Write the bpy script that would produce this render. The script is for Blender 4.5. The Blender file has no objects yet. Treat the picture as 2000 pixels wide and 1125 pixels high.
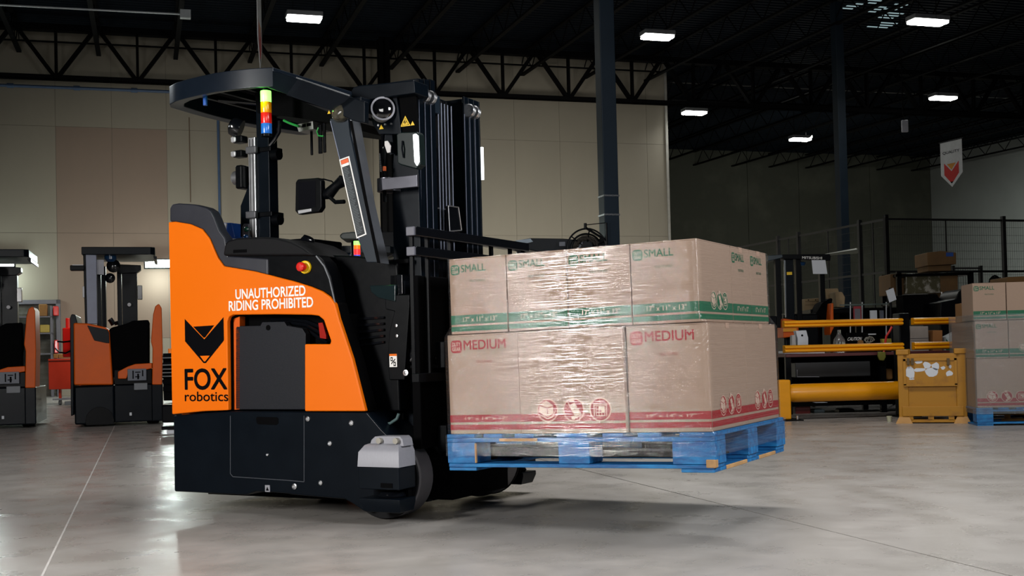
import bpy, bmesh, math, random
from mathutils import Matrix, Vector
random.seed(7)
I = 0.0254
S = bpy.context.scene
COL = S.collection

# ------------------------------------------------------------------ camera
FPX, PITCH, ROLL, CH, SY = 2343.0, 0.0234, -0.024, 0.7415, 71.7
_c, _s = math.cos(ROLL), math.sin(ROLL)
_fw = Vector((0, math.cos(PITCH), math.sin(PITCH)))
_u0 = Vector((0, -math.sin(PITCH), math.cos(PITCH)))
_r0 = Vector((1, 0, 0))
RIGHT = _c*_r0 + _s*_u0
UP = -_s*_r0 + _c*_u0
CAMP = Vector((0, 0, CH))
cd = bpy.data.cameras.new('camera')
cam = bpy.data.objects.new('camera', cd)
COL.objects.link(cam)
M = Matrix((RIGHT, UP, -_fw)).transposed().to_4x4()
M.translation = CAMP
cam.matrix_world = M
cd.sensor_width = 36.0
cd.lens = FPX*36/2000
cd.shift_y = SY/2000
cd.clip_end = 200
S.camera = cam

# ------------------------------------------------------------------ world, light, exposure
S.view_settings.view_transform = 'Standard'
S.view_settings.look = 'None'
S.view_settings.exposure = -0.2
S.view_settings.gamma = 1.0
S.view_settings.use_curve_mapping = False
W = bpy.data.worlds.new('world')
S.world = W
W.use_nodes = True
W.node_tree.nodes['Background'].inputs[0].default_value = (0.55, 0.62, 0.7, 1)
W.node_tree.nodes['Background'].inputs[1].default_value = 0.012


def lamp(name, kind, loc, target, power, size=1.0, size_y=None, color=(1, 1, 1), spread=None):
    ld = bpy.data.lights.new(name, kind)
    ld.energy = power
    ld.color = color
    if kind == 'AREA':
        ld.shape = 'RECTANGLE' if size_y else 'SQUARE'
        ld.size = size
        if size_y:
            ld.size_y = size_y
        if spread:
            ld.spread = spread
    elif kind == 'SPOT':
        ld.spot_size = spread or 1.6
        ld.spot_blend = 0.8
        ld.shadow_soft_size = size
    else:
        ld.shadow_soft_size = size
    o = bpy.data.objects.new(name, ld)
    COL.objects.link(o)
    o.location = loc
    d = Vector(target)-Vector(loc)
    o.rotation_euler = d.to_track_quat('-Z', 'Y').to_euler()
    return o


# photographer's softboxes, the hall's high lamp, added front and wall fills
lamp('softbox_left', 'AREA', (-4.3, 1.6, 1.9), (0.0, 5.4, 0.9), 290, 0.55, 1.4, (1, 0.98, 0.95))
lamp('softbox_right', 'AREA', (3.6, 2.6, 3.2), (0.6, 5.6, 0.7), 210, 1.5, 1.1, (0.96, 0.98, 1.0))
lamp('strip_back_left', 'AREA', (-4.2, 9.0, 3.4), (-1.2, 6.0, 1.0), 25, 1.2, 0.6, (0.9, 0.97, 1.0))
lamp('lamp_high_front', 'AREA', (1.2, 7.0, 6.6), (0.9, 6.0, 0), 420, 3.0, 2.0, (1, 0.98, 0.95))
lamp('front_fill', 'AREA', (0.6, -1.5, 2.9), (0.0, 5.5, 0.8), 85, 2.2, 1.4, (1, 0.98, 0.96))  # added frontal fill near the camera
lamp('wall_fill_left', 'AREA', (-5.5, 19.0, 4.2), (-7.0, 27.6, 0.0), 175, 3.0, 1.0, (1, 0.97, 0.88), 1.7)  # this and the next are added to brighten the lower beige wall
lamp('wall_fill_right', 'AREA', (2.2, 21.0, 4.2), (0.5, 30.0, 0.2), 240, 3.0, 1.0, (1, 0.97, 0.88), 1.7)

# ------------------------------------------------------------------ materials
def hexc(h, k=1.0):
    h = h.lstrip('#')
    out = []
    for i in (0, 2, 4):
        c = int(h[i:i+2], 16)/255
        out.append(k*(c/12.92 if c <= 0.04045 else ((c+0.055)/1.055)**2.4))
    return (out[0], out[1], out[2], 1)


MATS = {}


def mat(name, color, rough=0.5, metal=0.0, var=0.12, scale=6.0, bump=0.0, emit=None, est=0.0,
        alpha=None, trans=0.0, coat=0.0, stretch=(1, 1, 1), col2=None, c2lo=0.45, c2hi=0.6, ior=1.5, spec=None):
    if name in MATS:
        return MATS[name]
    m = bpy.data.materials.new(name)
    m.use_nodes = True
    nt = m.node_tree
    N, L = nt.nodes, nt.links
    b = N['Principled BSDF']
    if isinstance(color, str):
        color = hexc(color)
    tc = N.new('ShaderNodeTexCoord')
    mp = N.new('ShaderNodeMapping')
    mp.inputs['Scale'].default_value = stretch
    L.new(tc.outputs['Object'], mp.inputs['Vector'])
    nz = N.new('ShaderNodeTexNoise')
    nz.inputs['Scale'].default_value = scale
    nz.inputs['Detail'].default_value = 5
    nz.inputs['Roughness'].default_value = 0.62
    L.new(mp.outputs[0], nz.inputs['Vector'])
    cr = N.new('ShaderNodeValToRGB')
    e = cr.color_ramp.elements
    if col2 is not None:
        if isinstance(col2, str):
            col2 = hexc(col2)
        e[0].position, e[1].position = c2lo, c2hi
        e[0].color, e[1].color = color, col2
    else:
        e[0].position, e[1].position = 0.3, 0.7
        e[0].color = tuple(c*(1-var) for c in color[:3])+(1,)
        e[1].color = tuple(min(1, c*(1+var)) for c in color[:3])+(1,)
    L.new(nz.outputs['Fac'], cr.inputs['Fac'])
    L.new(cr.outputs['Color'], b.inputs['Base Color'])
    mr = N.new('ShaderNodeMapRange')
    mr.inputs['To Min'].default_value = max(0.02, rough*0.85)
    mr.inputs['To Max'].default_value = min(1, rough*1.15)
    L.new(nz.outputs['Fac'], mr.inputs['Value'])
    L.new(mr.outputs[0], b.inputs['Roughness'])
    b.inputs['Metallic'].default_value = metal
    b.inputs['IOR'].default_value = ior
    if spec is not None:
        b.inputs['Specular IOR Level'].default_value = spec
    if coat:
        b.inputs['Coat Weight'].default_value = coat
        b.inputs['Coat Roughness'].default_value = 0.08
    if trans:
        b.inputs['Transmission Weight'].default_value = trans
    if alpha is not None:
        b.inputs['Alpha'].default_value = alpha
    if emit is not None:
        b.inputs['Emission Color'].default_value = hexc(emit) if isinstance(emit, str) else emit
        b.inputs['Emission Strength'].default_value = est
    if bump:
        bp = N.new('ShaderNodeBump')
        bp.inputs['Strength'].default_value = bump
        bp.inputs['Distance'].default_value = 0.004
        L.new(nz.outputs['Fac'], bp.inputs['Height'])
        L.new(bp.outputs[0], b.inputs['Normal'])
    MATS[name] = m
    return m


ORANGE = mat('orange_paint', (0.80, 0.150, 0.0, 1), 0.40, var=0.02, spec=.2, scale=2)
ORANGE_D = mat('orange_paint_old', (0.66, 0.10, 0.002, 1), 0.45, spec=.3, var=0.08, scale=3)
BLACK = mat('black_satin', (0.0018, 0.0022, 0.003, 1), 0.33, spec=.10, var=0.1, bump=0.03, scale=30)
NAVY = mat('blue_black_coat', (0.002, 0.004, 0.007, 1), 0.30, spec=.13, var=0.12, scale=8)
GLOSSB = mat('black_gloss', (0.003, 0.0035, 0.005, 1), 0.13, var=0.1, scale=8)
RUBBER = mat('black_rubber', (0.004, 0.004, 0.005, 1), 0.6, spec=.15, var=0.15, scale=30, bump=0.1)
GREYP = mat('dark_grey_panel', (0.011, 0.012, 0.016, 1), 0.5, spec=.2, var=0.1, bump=0.12, scale=160)
CAPG = mat('charcoal_plastic', (0.019, 0.020, 0.028, 1), 0.42, var=0.06, scale=10)
STEEL = mat('brushed_steel', (0.55, 0.56, 0.58, 1), 0.28, 1.0, var=0.1, scale=40, stretch=(1, 1, 8))
ALU = mat('aluminium', (0.75, 0.76, 0.78, 1), 0.32, 1.0, var=0.05, scale=20)
LGREY = mat('light_grey_metal', (0.27, 0.27, 0.30, 1), 0.45, 0.1, var=0.06, scale=60, stretch=(8, 1, 1))
WHEELG = mat('grey_wheel_tread', (0.12, 0.115, 0.125, 1), 0.55, var=0.08, scale=20)
WHITE = mat('white_print', (0.85, 0.83, 0.80, 1), 0.5, var=0.02)
PAPER = mat('white_paper', (0.62, 0.64, 0.68, 1), 0.7, var=0.04, scale=4)
INK = mat('black_print', (0.002, 0.002, 0.003, 1), 0.5, spec=.04, var=0.05)
YEL = mat('yellow_paint', (0.82, 0.52, 0.0, 1), 0.4, var=0.05, scale=5)
RED = mat('red_plastic', (0.62, 0.012, 0.008, 1), 0.3, var=0.05, coat=0.3)
BARRIER = mat('barrier_yellow', (0.78, 0.31, 0.001, 1), 0.36, var=0.09, scale=3, coat=0.15,
              stretch=(1, 1, 3), bump=0.03)
BINY = mat('bin_yellow', (0.40, 0.175, 0.003, 1), 0.5, var=0.1, scale=7, col2=(0.22, 0.09, 0.01, 1), c2lo=0.55, c2hi=0.8, bump=0.1)
CARD = mat('cardboard', (0.345, 0.240, 0.175, 1), 0.75, var=0.06, scale=40, stretch=(1, 1, 6), bump=0.06)
CARD_D = mat('cardboard_brown', (0.24, 0.115, 0.03, 1), 0.8, var=0.12, scale=20, bump=0.05)
TAPE = mat('packing_tape', (0.46, 0.31, 0.23, 1), 0.5, var=0.03)
GREENI = mat('green_ink', (0.006, 0.115, 0.052, 1), 0.6, var=0.05, scale=30)
REDI = mat('red_ink', (0.30, 0.001, 0.006, 1), 0.6, var=0.05, scale=30)
CARDI = mat('unprinted_line', (0.55, 0.40, 0.31, 1), 0.75, var=0.03)
PALB = mat('blue_painted_wood', (0.005, 0.085, 0.26, 1), 0.6, var=0.1, scale=9, stretch=(1, 4, 4),
           col2=(0.008, 0.19, 0.46, 1), c2lo=0.40, c2hi=0.62, bump=0.5)
PALW = mat('bare_wood', (0.42, 0.24, 0.10, 1), 0.75, var=0.25, scale=12, bump=0.4)
MATTEK = mat('matte_black', (0.0012, 0.0012, 0.0015, 1), 0.8, var=0.1, spec=.05)

# ------------------------------------------------------------------ mesh builder
class MB:
    def __init__(s):
        s.v = []
        s.f = []
        s.m = []

    def add(s, vs, fs, m=0):
        o = len(s.v)
        s.v += [tuple(p) for p in vs]
        for f in fs:
            s.f.append(tuple(i+o for i in f))
            s.m.append(m)
        return s

    def box(s, x0, x1, y0, y1, z0, z1, m=0):
        vs = [(x0, y0, z0), (x1, y0, z0), (x1, y1, z0), (x0, y1, z0), (x0, y0, z1), (x1, y0, z1), (x1, y1, z1), (x0, y1, z1)]
        return s.add(vs, [(0, 3, 2, 1), (4, 5, 6, 7), (0, 1, 5, 4), (1, 2, 6, 5), (2, 3, 7, 6), (3, 0, 4, 7)], m)

    def prism(s, poly, axis, a, b, m=0):
        n = len(poly)
        def P(p, t):
            return {'x': (t, p[0], p[1]), 'y': (p[0], t, p[1]), 'z': (p[0], p[1], t)}[axis]
        vs = [P(p, a) for p in poly]+[P(p, b) for p in poly]
        fs = [tuple(range(n))[::-1], tuple(range(n, 2*n))]
        fs += [(i, (i+1) % n, n+(i+1) % n, n+i) for i in range(n)]
        return s.add(vs, fs, m)

    def loft(s, rings, m=0, close=True):
        n = len(rings[0])
        vs = [p for r in rings for p in r]
        fs = []
        for k in range(len(rings)-1):
            for i in range(n):
                j = (i+1) % n
                fs.append((k*n+i, k*n+j, (k+1)*n+j, (k+1)*n+i))
        if close:
            fs.append(tuple(range(n))[::-1])
            fs.append(tuple((len(rings)-1)*n+i for i in range(n)))
        return s.add(vs, fs, m)

    def cyl(s, p, q, r, r2=None, n=20, m=0):
        return s.rings([p, q], [r, r if r2 is None else r2], n, m)

    def rings(s, pts, rs, n=12, m=0):
        pts = [Vector(p) for p in pts]
        R = []
        prev = None
        for i, p in enumerate(pts):
            d = (pts[min(i+1, len(pts)-1)]-pts[max(i-1, 0)])
            if d.length < 1e-9:
                d = prev[2]
            d.normalize()
            if prev is None:
                a = d.orthogonal().normalized()
            else:
                a = (prev[0]-d*prev[0].dot(d)).normalized()
            b = d.cross(a)
            prev = (a, b, d)
            R.append([p+(a*math.cos(2*math.pi*k/n)+b*math.sin(2*math.pi*k/n))*rs[i] for k in range(n)])
        return s.loft(R, m)

    def tube(s, pts, r, n=8, m=0):
        return s.rings(pts, [r]*len(pts), n, m)

    def lathe(s, c, ax, prof, n=24, m=0):
        """prof: (distance along ax, radius)"""
        ax = Vector(ax).normalized()
        a = ax.orthogonal().normalized()
        b = ax.cross(a)
        c = Vector(c)
        R = [[c+ax*t+(a*math.cos(2*math.pi*k/n)+b*math.sin(2*math.pi*k/n))*max(r, 1e-5) for k in range(n)] for t, r in prof]
        return s.loft(R, m)

    def mesh(s, name, mats, base=(0, 0, 0), smooth=False):
        me = bpy.data.meshes.new(name)
        bx, by, bz = base
        me.from_pydata([(x-bx, y-by, z-bz) for x, y, z in s.v], [], s.f)
        if not isinstance(mats, (list, tuple)):
            mats = [mats]
        for mm in mats:
            me.materials.append(mm)
        for p, mi in zip(me.polygons, s.m):
            p.material_index = mi
        bm = bmesh.new()
        bm.from_mesh(me)
        bmesh.ops.recalc_face_normals(bm, faces=bm.faces)
        bm.to_mesh(me)
        bm.free()
        if smooth:
            me.polygons.foreach_set('use_smooth', [True]*len(me.polygons))
            me.set_sharp_from_angle(angle=0.6)
        return me


def mkobj(name, mb, mats, parent=None, base=(0, 0, 0), bevel=0, smooth=False, seg=2, label=None, kind=None):
    me = mb.mesh(name, mats, base, smooth)
    o = bpy.data.objects.new(name, me)
    COL.objects.link(o)
    if parent is not None:
        o.parent = parent
    if bevel:
        md = o.modifiers.new('bevel', 'BEVEL')
        md.width = bevel
        md.segments = seg
        md.limit_method = 'ANGLE'
        md.angle_limit = 0.6
        md.harden_normals = True
        me.polygons.foreach_set('use_smooth', [True]*len(me.polygons))
        if not smooth:
            me.set_sharp_from_angle(angle=0.6)
    if label:
        o['label'] = label
    if kind:
        o['kind'] = kind
    return o


# ------------------------------------------------------------------ frames: real-world coordinate systems
def px_ray(x, y):
    return RIGHT*((x-1000)/FPX) - UP*((y-562.5-SY)/FPX) + _fw


class Frame:
    def __init__(s, origin, yaw, tilt=0):
        s.M = Matrix.Translation(origin) @ Matrix.Rotation(yaw, 4, 'Z') @ Matrix.Rotation(-tilt, 4, 'Y')
        s.Mi = s.M.inverted()
        s.o = s.Mi @ CAMP

    def _d(s, x, y):
        return s.Mi.to_3x3() @ px_ray(x, y)

    def side(s, x, y, v):      # plane y=v -> (x,z)
        d = s._d(x, y)
        t = (v-s.o.y)/d.y
        p = s.o+d*t
        return (p.x, p.z)

    def front(s, x, y, u):     # plane x=u -> (y,z)
        d = s._d(x, y)
        t = (u-s.o.x)/d.x
        p = s.o+d*t
        return (p.y, p.z)

    def level(s, x, y, w):     # plane z=w -> (x,y)
        d = s._d(x, y)
        t = (w-s.o.z)/d.z
        p = s.o+d*t
        return (p.x, p.y)

    def sides(s, pts, v):
        return [s.side(x, y, v) for x, y in pts]

    def world(s, p):
        return s.M @ Vector(p)


class Thing:
    def __init__(s, name, label, cat, frame, base=(0, 0, 0), group=None, kind=None):
        o = bpy.data.objects.new(name, None)
        COL.objects.link(o)
        o.matrix_basis = frame.M @ Matrix.Translation(base)
        o.empty_display_size = 0.1
        if kind:
            o['kind'] = kind
        if label:
            o['label'] = label
        if cat:
            o['category'] = cat
        if group:
            o['group'] = group
        s.o, s.base, s.frame = o, base, frame

    def part(s, name, mb, mats, parent=None, **k):
        return mkobj(name, mb, mats, parent or s.o, s.base, **k)


def single(name, mb, mats, frame, label=None, cat=None, base=(0, 0, 0), group=None, kind=None, **k):
    o = mkobj(name, mb, mats, None, base, **k)
    o.matrix_basis = frame.M @ Matrix.Translation(base)
    if kind:
        o['kind'] = kind
    if label:
        o['label'] = label
    if cat:
        o['category'] = cat
    if group:
        o['group'] = group
    return o


def dup(root, matrix, label=None, skip=()):
    r = root.copy()
    COL.objects.link(r)
    r.matrix_basis = matrix
    if label:
        r['label'] = label
    for ch in list(root.children):
        if ch.name.split('.')[0] in skip:
            continue
        c = ch.copy()
        COL.objects.link(c)
        c.parent = r
        for g in ch.children:
            d = g.copy()
            COL.objects.link(d)
            d.parent = c
    return r


# flat lettering --------------------------------------------------------------
_tc = {}


def text_geo(s, bold=0.0):
    if (s, bold) in _tc:
        return _tc[(s, bold)]
    cu = bpy.data.curves.new('lettering', 'FONT')
    cu.body = s
    cu.size = 1
    cu.resolution_u = 5
    o = bpy.data.objects.new('lettering', cu)
    COL.objects.link(o)
    dg = bpy.context.evaluated_depsgraph_get()
    dg.update()
    me = bpy.data.meshes.new_from_object(o.evaluated_get(dg))
    vs = [v.co.copy() for v in me.vertices]
    fs = [tuple(p.vertices) for p in me.polygons]
    if bold:      # heavier strokes: the same glyphs laid over each other, slightly shifted
        n0, v0, f0_ = len(vs), list(vs), list(fs)
        vs, fs = [], []
        for k, (ax, ay) in enumerate(((-.8, -.8), (.8, -.8), (.8, .8), (-.8, .8), (0, 0), (1, 0), (-1, 0), (0, 1), (0, -1))):
            vs += [v+Vector((ax*bold*.75, ay*bold*.75, 0)) for v in v0]
            fs += [tuple(i+k*n0 for i in f) for f in f0_]
    bpy.data.objects.remove(o)
    bpy.data.curves.remove(cu)
    bpy.data.meshes.remove(me)
    xs = [v.x for v in vs]
    ys = [v.y for v in vs]
    x0, x1, y0, y1 = min(xs), max(xs), min(ys), max(ys)
    g = ([((v.x-x0)/(x1-x0), (v.y-y0)/(y1-y0)) for v in vs], fs)
    _tc[(s, bold)] = g
    return g


def put_text(mb, s, quad, bold=0.0, m=0):
    """quad: lower-left, lower-right, upper-left points (3D)"""
    g, fs = text_geo(s, bold)
    a, b, c = [Vector(p) for p in quad]
    nrm = (b-a).cross(c-a).normalized()
    n5 = max(1, len(g)//9) if bold else len(g)
    mb.add([a+(b-a)*x+(c-a)*y+nrm*(0.00003*(i//n5)) for i, (x, y) in enumerate(g)], fs, m)
    return mb


def put_poly(mb, pts, quad, m=0):
    a, b, c = [Vector(p) for p in quad]
    mb.add([a+(b-a)*x+(c-a)*y for x, y in pts], [tuple(range(len(pts)))], m)
    return mb


TR = Frame((-0.295, 5.261, 0), -0.4882)          # the big truck: x forward, y across (away), z up
LD = Frame((-0.295, 5.261, 0.2487), -0.4882, 0.0169)   # its raised, slightly back-tilted load
BD = Frame((0, 0, 0), math.radians(17))          # the building grid
F0 = Frame((0, 0, 0), 0)
# ================================================================== SETTING
concrete = bpy.data.materials.new('polished_concrete')
concrete.use_nodes = True
nt = concrete.node_tree
N, L = nt.nodes, nt.links
b = N['Principled BSDF']
tc = N.new('ShaderNodeTexCoord')
def noise(sc, det=5, rough=0.6, vec=None, dist=0.0):
    n = N.new('ShaderNodeTexNoise')
    n.inputs['Scale'].default_value = sc
    n.inputs['Detail'].default_value = det
    n.inputs['Roughness'].default_value = rough
    n.inputs['Distortion'].default_value = dist
    L.new(vec or tc.outputs['Object'], n.inputs['Vector'])
    return n
n1, n2, n3 = noise(0.55, 6, 0.55, dist=1.2), noise(4, 6, 0.6, dist=0.15), noise(60, 3, 0.6)
mix1 = N.new('ShaderNodeMix'); mix1.data_type = 'RGBA'
mix1.inputs[6].default_value = (0.23, 0.215, 0.20, 1)
mix1.inputs[7].default_value = (0.43, 0.405, 0.38, 1)
add = N.new('ShaderNodeMath'); add.operation = 'MULTIPLY_ADD'
L.new(n2.outputs['Fac'], add.inputs[0]); add.inputs[1].default_value = 0.42
sub = N.new('ShaderNodeMath'); sub.operation = 'ADD'
L.new(n1.outputs['Fac'], sub.inputs[0]); sub.inputs[1].default_value = -0.2
L.new(sub.outputs[0], add.inputs[2])
L.new(add.outputs[0], mix1.inputs[0])
# tyre arcs: rings of a wave texture broken up by noise
wv = N.new('ShaderNodeTexWave'); wv.wave_type = 'RINGS'; wv.rings_direction = 'Z'
wv.inputs['Scale'].default_value = 0.55; wv.inputs['Distortion'].default_value = 3.0; wv.inputs['Detail'].default_value = 3
mp = N.new('ShaderNodeMapping'); mp.inputs['Location'].default_value = (-1.0, -5.6, 0)
L.new(tc.outputs['Object'], mp.inputs[0]); L.new(mp.outputs[0], wv.inputs['Vector'])
rp = N.new('ShaderNodeValToRGB'); rp.color_ramp.elements[0].position = 0.62; rp.color_ramp.elements[1].position = 0.95
L.new(wv.outputs['Fac'], rp.inputs[0])
m2 = N.new('ShaderNodeMath'); m2.operation = 'MULTIPLY'
L.new(rp.outputs[0], m2.inputs[0]); L.new(n1.outputs['Fac'], m2.inputs[1])
m3 = N.new('ShaderNodeMath'); m3.operation = 'MULTIPLY'; m3.inputs[1].default_value = 0.28
L.new(m2.outputs[0], m3.inputs[0])
mix2 = N.new('ShaderNodeMix'); mix2.data_type = 'RGBA'
mix2.inputs[7].default_value = (0.17, 0.155, 0.125, 1)
L.new(m3.outputs[0], mix2.inputs[0]); L.new(mix1.outputs[2], mix2.inputs[6])
L.new(mix2.outputs[2], b.inputs['Base Color'])
mr = N.new('ShaderNodeMapRange'); mr.inputs['From Min'].default_value = 0.3; mr.inputs['From Max'].default_value = 0.7
mr.inputs['To Min'].default_value = 0.22; mr.inputs['To Max'].default_value = 0.40
L.new(n2.outputs['Fac'], mr.inputs[0]); L.new(mr.outputs[0], b.inputs['Roughness'])
bp = N.new('ShaderNodeBump'); bp.inputs['Strength'].default_value = 0.05; bp.inputs['Distance'].default_value = 0.003
ad2 = N.new('ShaderNodeMath'); ad2.operation = 'ADD'
L.new(n2.outputs['Fac'], ad2.inputs[0]); L.new(n3.outputs['Fac'], ad2.inputs[1])
L.new(ad2.outputs[0], bp.inputs['Height']); L.new(bp.outputs[0], b.inputs['Normal'])

JOINTD = mat('joint_shadow', (0.03, 0.03, 0.03, 1), 0.8)
JOINTL = mat('joint_filler', (0.50, 0.48, 0.46, 1), 0.6)
fl = Thing('floor', None, None, BD, kind='structure')
mb = MB().box(-45, 60, -14, 60, -0.30, -0.012)
fl.part('sub_base', mb, JOINTD)
edges = [-45, -0.36, 2.60, 60]
for k in range(3):
    mb = MB().box(edges[k]+0.004, edges[k+1]-0.004, -14, 60, -0.012, 0)
    fl.part('slab', mb, concrete)
fl.part('joint_filler', MB().box(-0.364, -0.356, -14, 60, -0.006, 0.0004), JOINTL, label='pale joint filler strip')

# --- beige panelled wall (building N plane)
WN = 29.1
WPAINT = mat('beige_wall_paint', (0.265, 0.24, 0.19, 1), 0.75, var=0.05, scale=1.2, stretch=(1, 1, 0.3))
WBROWN = mat('brown_wall_paint', (0.235, 0.175, 0.135, 1), 0.75, var=0.05, scale=1.2)
WSEAM = mat('wall_seam', (0.16, 0.14, 0.11, 1), 0.8)
wx1 = BD.side(1309, 460, WN)[0]
ZT = 8.5
wb = Thing('wall_back', None, None, BD, (0, WN, 0), kind='structure')
wb.part('wall_backing', MB().box(-32, wx1, WN+0.012, WN+0.25, 0, ZT), WSEAM)
wb.part('corner_trim', MB().box(wx1-0.06, wx1+0.01, WN-0.02, WN+0.26, 0, ZT), mat('corner_trim_paint', (0.34, 0.33, 0.30, 1), 0.5))
px = BD.side(326, 300, WN)[0]
xs = [px+1.2192*k for k in range(-12, 14)]
zrow = [0, 2.2, 4.64, BD.side(326, 258, WN)[1], ZT]
zrow = sorted(zrow)
me_p = {}
def wall_panel(x0, x1, z0, z1, m, key):
    if key not in me_p:
        me_p[key] = MB().box(0.004, x1-x0-0.004, 0, 0.014, 0.004, z1-z0-0.004).mesh('wall_panel', m)
    o = bpy.data.objects.new('wall_panel', me_p[key])
    COL.objects.link(o)
    o.parent = wb.o
    o.location = (x0, 0, z0)
zb = BD.side(200, 480, WN)[1]
zr = [0.0, 2.35, 4.0, zrow[3] if len(zrow) > 3 else 6.4, ZT]
ztopbrown = BD.side(218, 250, WN)[1]
zr = [0.0, ztopbrown-4.88, ztopbrown-2.44, ztopbrown, ZT]
i0 = 12
for k in range(len(xs)-1):
    x0, x1 = xs[k], xs[k+1]
    if x0 > wx1-0.1:
        break
    x1c = min(x1, wx1-0.06)
    brown = k in (i0-2, i0-1)
    for r in range(4):
        z0, z1 = zr[r], zr[r+1]
        if r == 0 and k == 6:
            continue          # doorway bay is filled by the door unit
        m = WBROWN if (brown and r in (1, 2)) else WPAINT
        wall_panel(x0, x1c, z0, z1, m, (m.name, r, round(x1c-x0, 3)))
# leftmost fill
wall_panel(-32, xs[0], 0, ZT, WPAINT, 'fill')

# --- far concrete wall, right wall
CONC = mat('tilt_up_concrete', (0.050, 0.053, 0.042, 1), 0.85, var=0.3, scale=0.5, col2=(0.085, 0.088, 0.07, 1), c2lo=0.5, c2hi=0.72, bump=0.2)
CONCP = mat('painted_concrete', (0.22, 0.235, 0.235, 1), 0.8, var=0.08, scale=0.6)
FN = 44.0
RX = 29.9
RX = BD.side(1821, 480, FN)[0]
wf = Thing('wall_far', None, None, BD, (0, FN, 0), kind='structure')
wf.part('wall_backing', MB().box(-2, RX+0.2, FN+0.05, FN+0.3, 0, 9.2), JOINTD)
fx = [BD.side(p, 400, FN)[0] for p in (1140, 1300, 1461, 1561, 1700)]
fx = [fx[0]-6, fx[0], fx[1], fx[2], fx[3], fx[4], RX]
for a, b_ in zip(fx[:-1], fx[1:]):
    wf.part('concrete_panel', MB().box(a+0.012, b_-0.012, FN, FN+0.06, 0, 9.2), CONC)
wr = Thing('wall_right', None, None, BD, (RX, 0, 0), kind='structure')
wr.part('wall_backing', MB().box(RX+0.05, RX+0.3, -14, FN, 0, 9.2), JOINTD)
for k in range(9):
    a = FN-6.4*(k+1)
    wr.part('concrete_panel', MB().box(RX, RX+0.06, a+0.012, a+6.4-0.012, 0, 9.2), CONCP)

# --- roof deck: corrugated sheet, ribs along the wall direction
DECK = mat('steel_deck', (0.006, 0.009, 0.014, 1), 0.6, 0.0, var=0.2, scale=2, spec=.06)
def deckz(n):
    return 8.45+0.02*(n-28.2)
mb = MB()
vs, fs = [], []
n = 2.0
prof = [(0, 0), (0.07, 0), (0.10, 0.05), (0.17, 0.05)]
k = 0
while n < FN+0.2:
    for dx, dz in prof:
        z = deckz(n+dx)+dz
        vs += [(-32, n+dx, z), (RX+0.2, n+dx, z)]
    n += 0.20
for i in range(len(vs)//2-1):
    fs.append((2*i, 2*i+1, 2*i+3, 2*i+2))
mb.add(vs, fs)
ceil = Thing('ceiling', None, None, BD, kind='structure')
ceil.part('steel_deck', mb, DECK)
# translucent roof-light patch glinting between the joists on the right
SKYL = mat('rooflight_sheet', (0.3, 0.4, 0.4, 1), 0.3, emit=(0.55, 0.75, 0.8, 1), est=0.5)
for (xx0, yy0, xx1, yy1) in ((1700, 10, 1728, 22), (1705, 28, 1726, 40), (1745, 24, 1768, 34), (1662, 22, 1680, 34), (1703, 62, 1755, 70), (1706, 44, 1768, 48)):
    z = 8.2
    a = BD.level((xx0+xx1)/2, (yy0+yy1)/2, 8.15)
    w = (xx1-xx0)/2343*20
    for j in range(3):
        yy = a[1]+(j-1)*0.2
        ceil.part('rooflight_strip', MB().box(a[0]-w/2+random.uniform(-.15, .15), a[0]+w/2, yy, yy+0.05, deckz(yy)-0.02, deckz(yy)-0.01), SKYL)

# --- joist girder in front of the beige wall
STEELD = mat('dark_structural_steel', (0.004, 0.004, 0.0045, 1), 0.7, 0.0, spec=.05, var=0.2, scale=3)
STEELB = mat('blue_grey_column', (0.007, 0.014, 0.023, 1), 0.45, 0.0, spec=.25, var=0.15, scale=1.5)
GN = 28.0
def girder(name, gn, x0, x1, zb_, zt_, vx, pitch):
    g = Thing(name, None, None, BD, (0, gn, 0), kind='structure')
    g.part('bottom_chord', MB().box(x0, x1, gn-0.09, gn-0.02, zb_, zb_+0.10).box(x0, x1, gn+0.02, gn+0.09, zb_, zb_+0.10).box(x0, x1, gn-0.09, gn+0.09, zb_, zb_+0.012), STEELD)
    g.part('top_chord', MB().box(x0, x1, gn-0.11, gn+0.11, zt_-0.14, zt_), STEELD)
    k = math.floor((x0-vx)/pitch)
    x = vx+k*pitch
    while x < x1+pitch:
        for sgn in (-1, 1):
            xt = x+sgn*pitch*0.46
            if x0-0.2 < x < x1+.2 and x0 < xt < x1+0.1:
                p = [(x+sgn*.02-.05, zb_+.05), (x+sgn*.02+.05, zb_+.05), (xt+.05, zt_-.1), (xt-.05, zt_-.1)]
                g.part('diagonal', MB().prism(p, 'y', gn-0.06, gn+0.06), STEELD)
        if x0 < x < x1:
            g.part('vertical', MB().box(x-.03, x+.03, gn-0.05, gn+0.05, zb_+.05, zt_-.1), STEELD)
        x += pitch
    return g
zb1 = BD.side(0, 152, GN)[1]
vx0 = BD.side(110, 140, GN)[0]
vx5 = BD.side(563, 160, GN)[0]
pitch = (BD.side(1235, 185, GN)[0]-vx0)/8
girder('roof_girder', GN, -20, RX, zb1, zb1+1.22, vx0, pitch)
# thin bridging line half-way up the girder
bl = MB().tube([(-20, GN+0.5, zb1+0.97), (wx1-0.3, GN+0.5, zb1+0.97)], 0.022, 6)
single('bridging_angle', bl, STEELD, BD, kind='structure')

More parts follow.
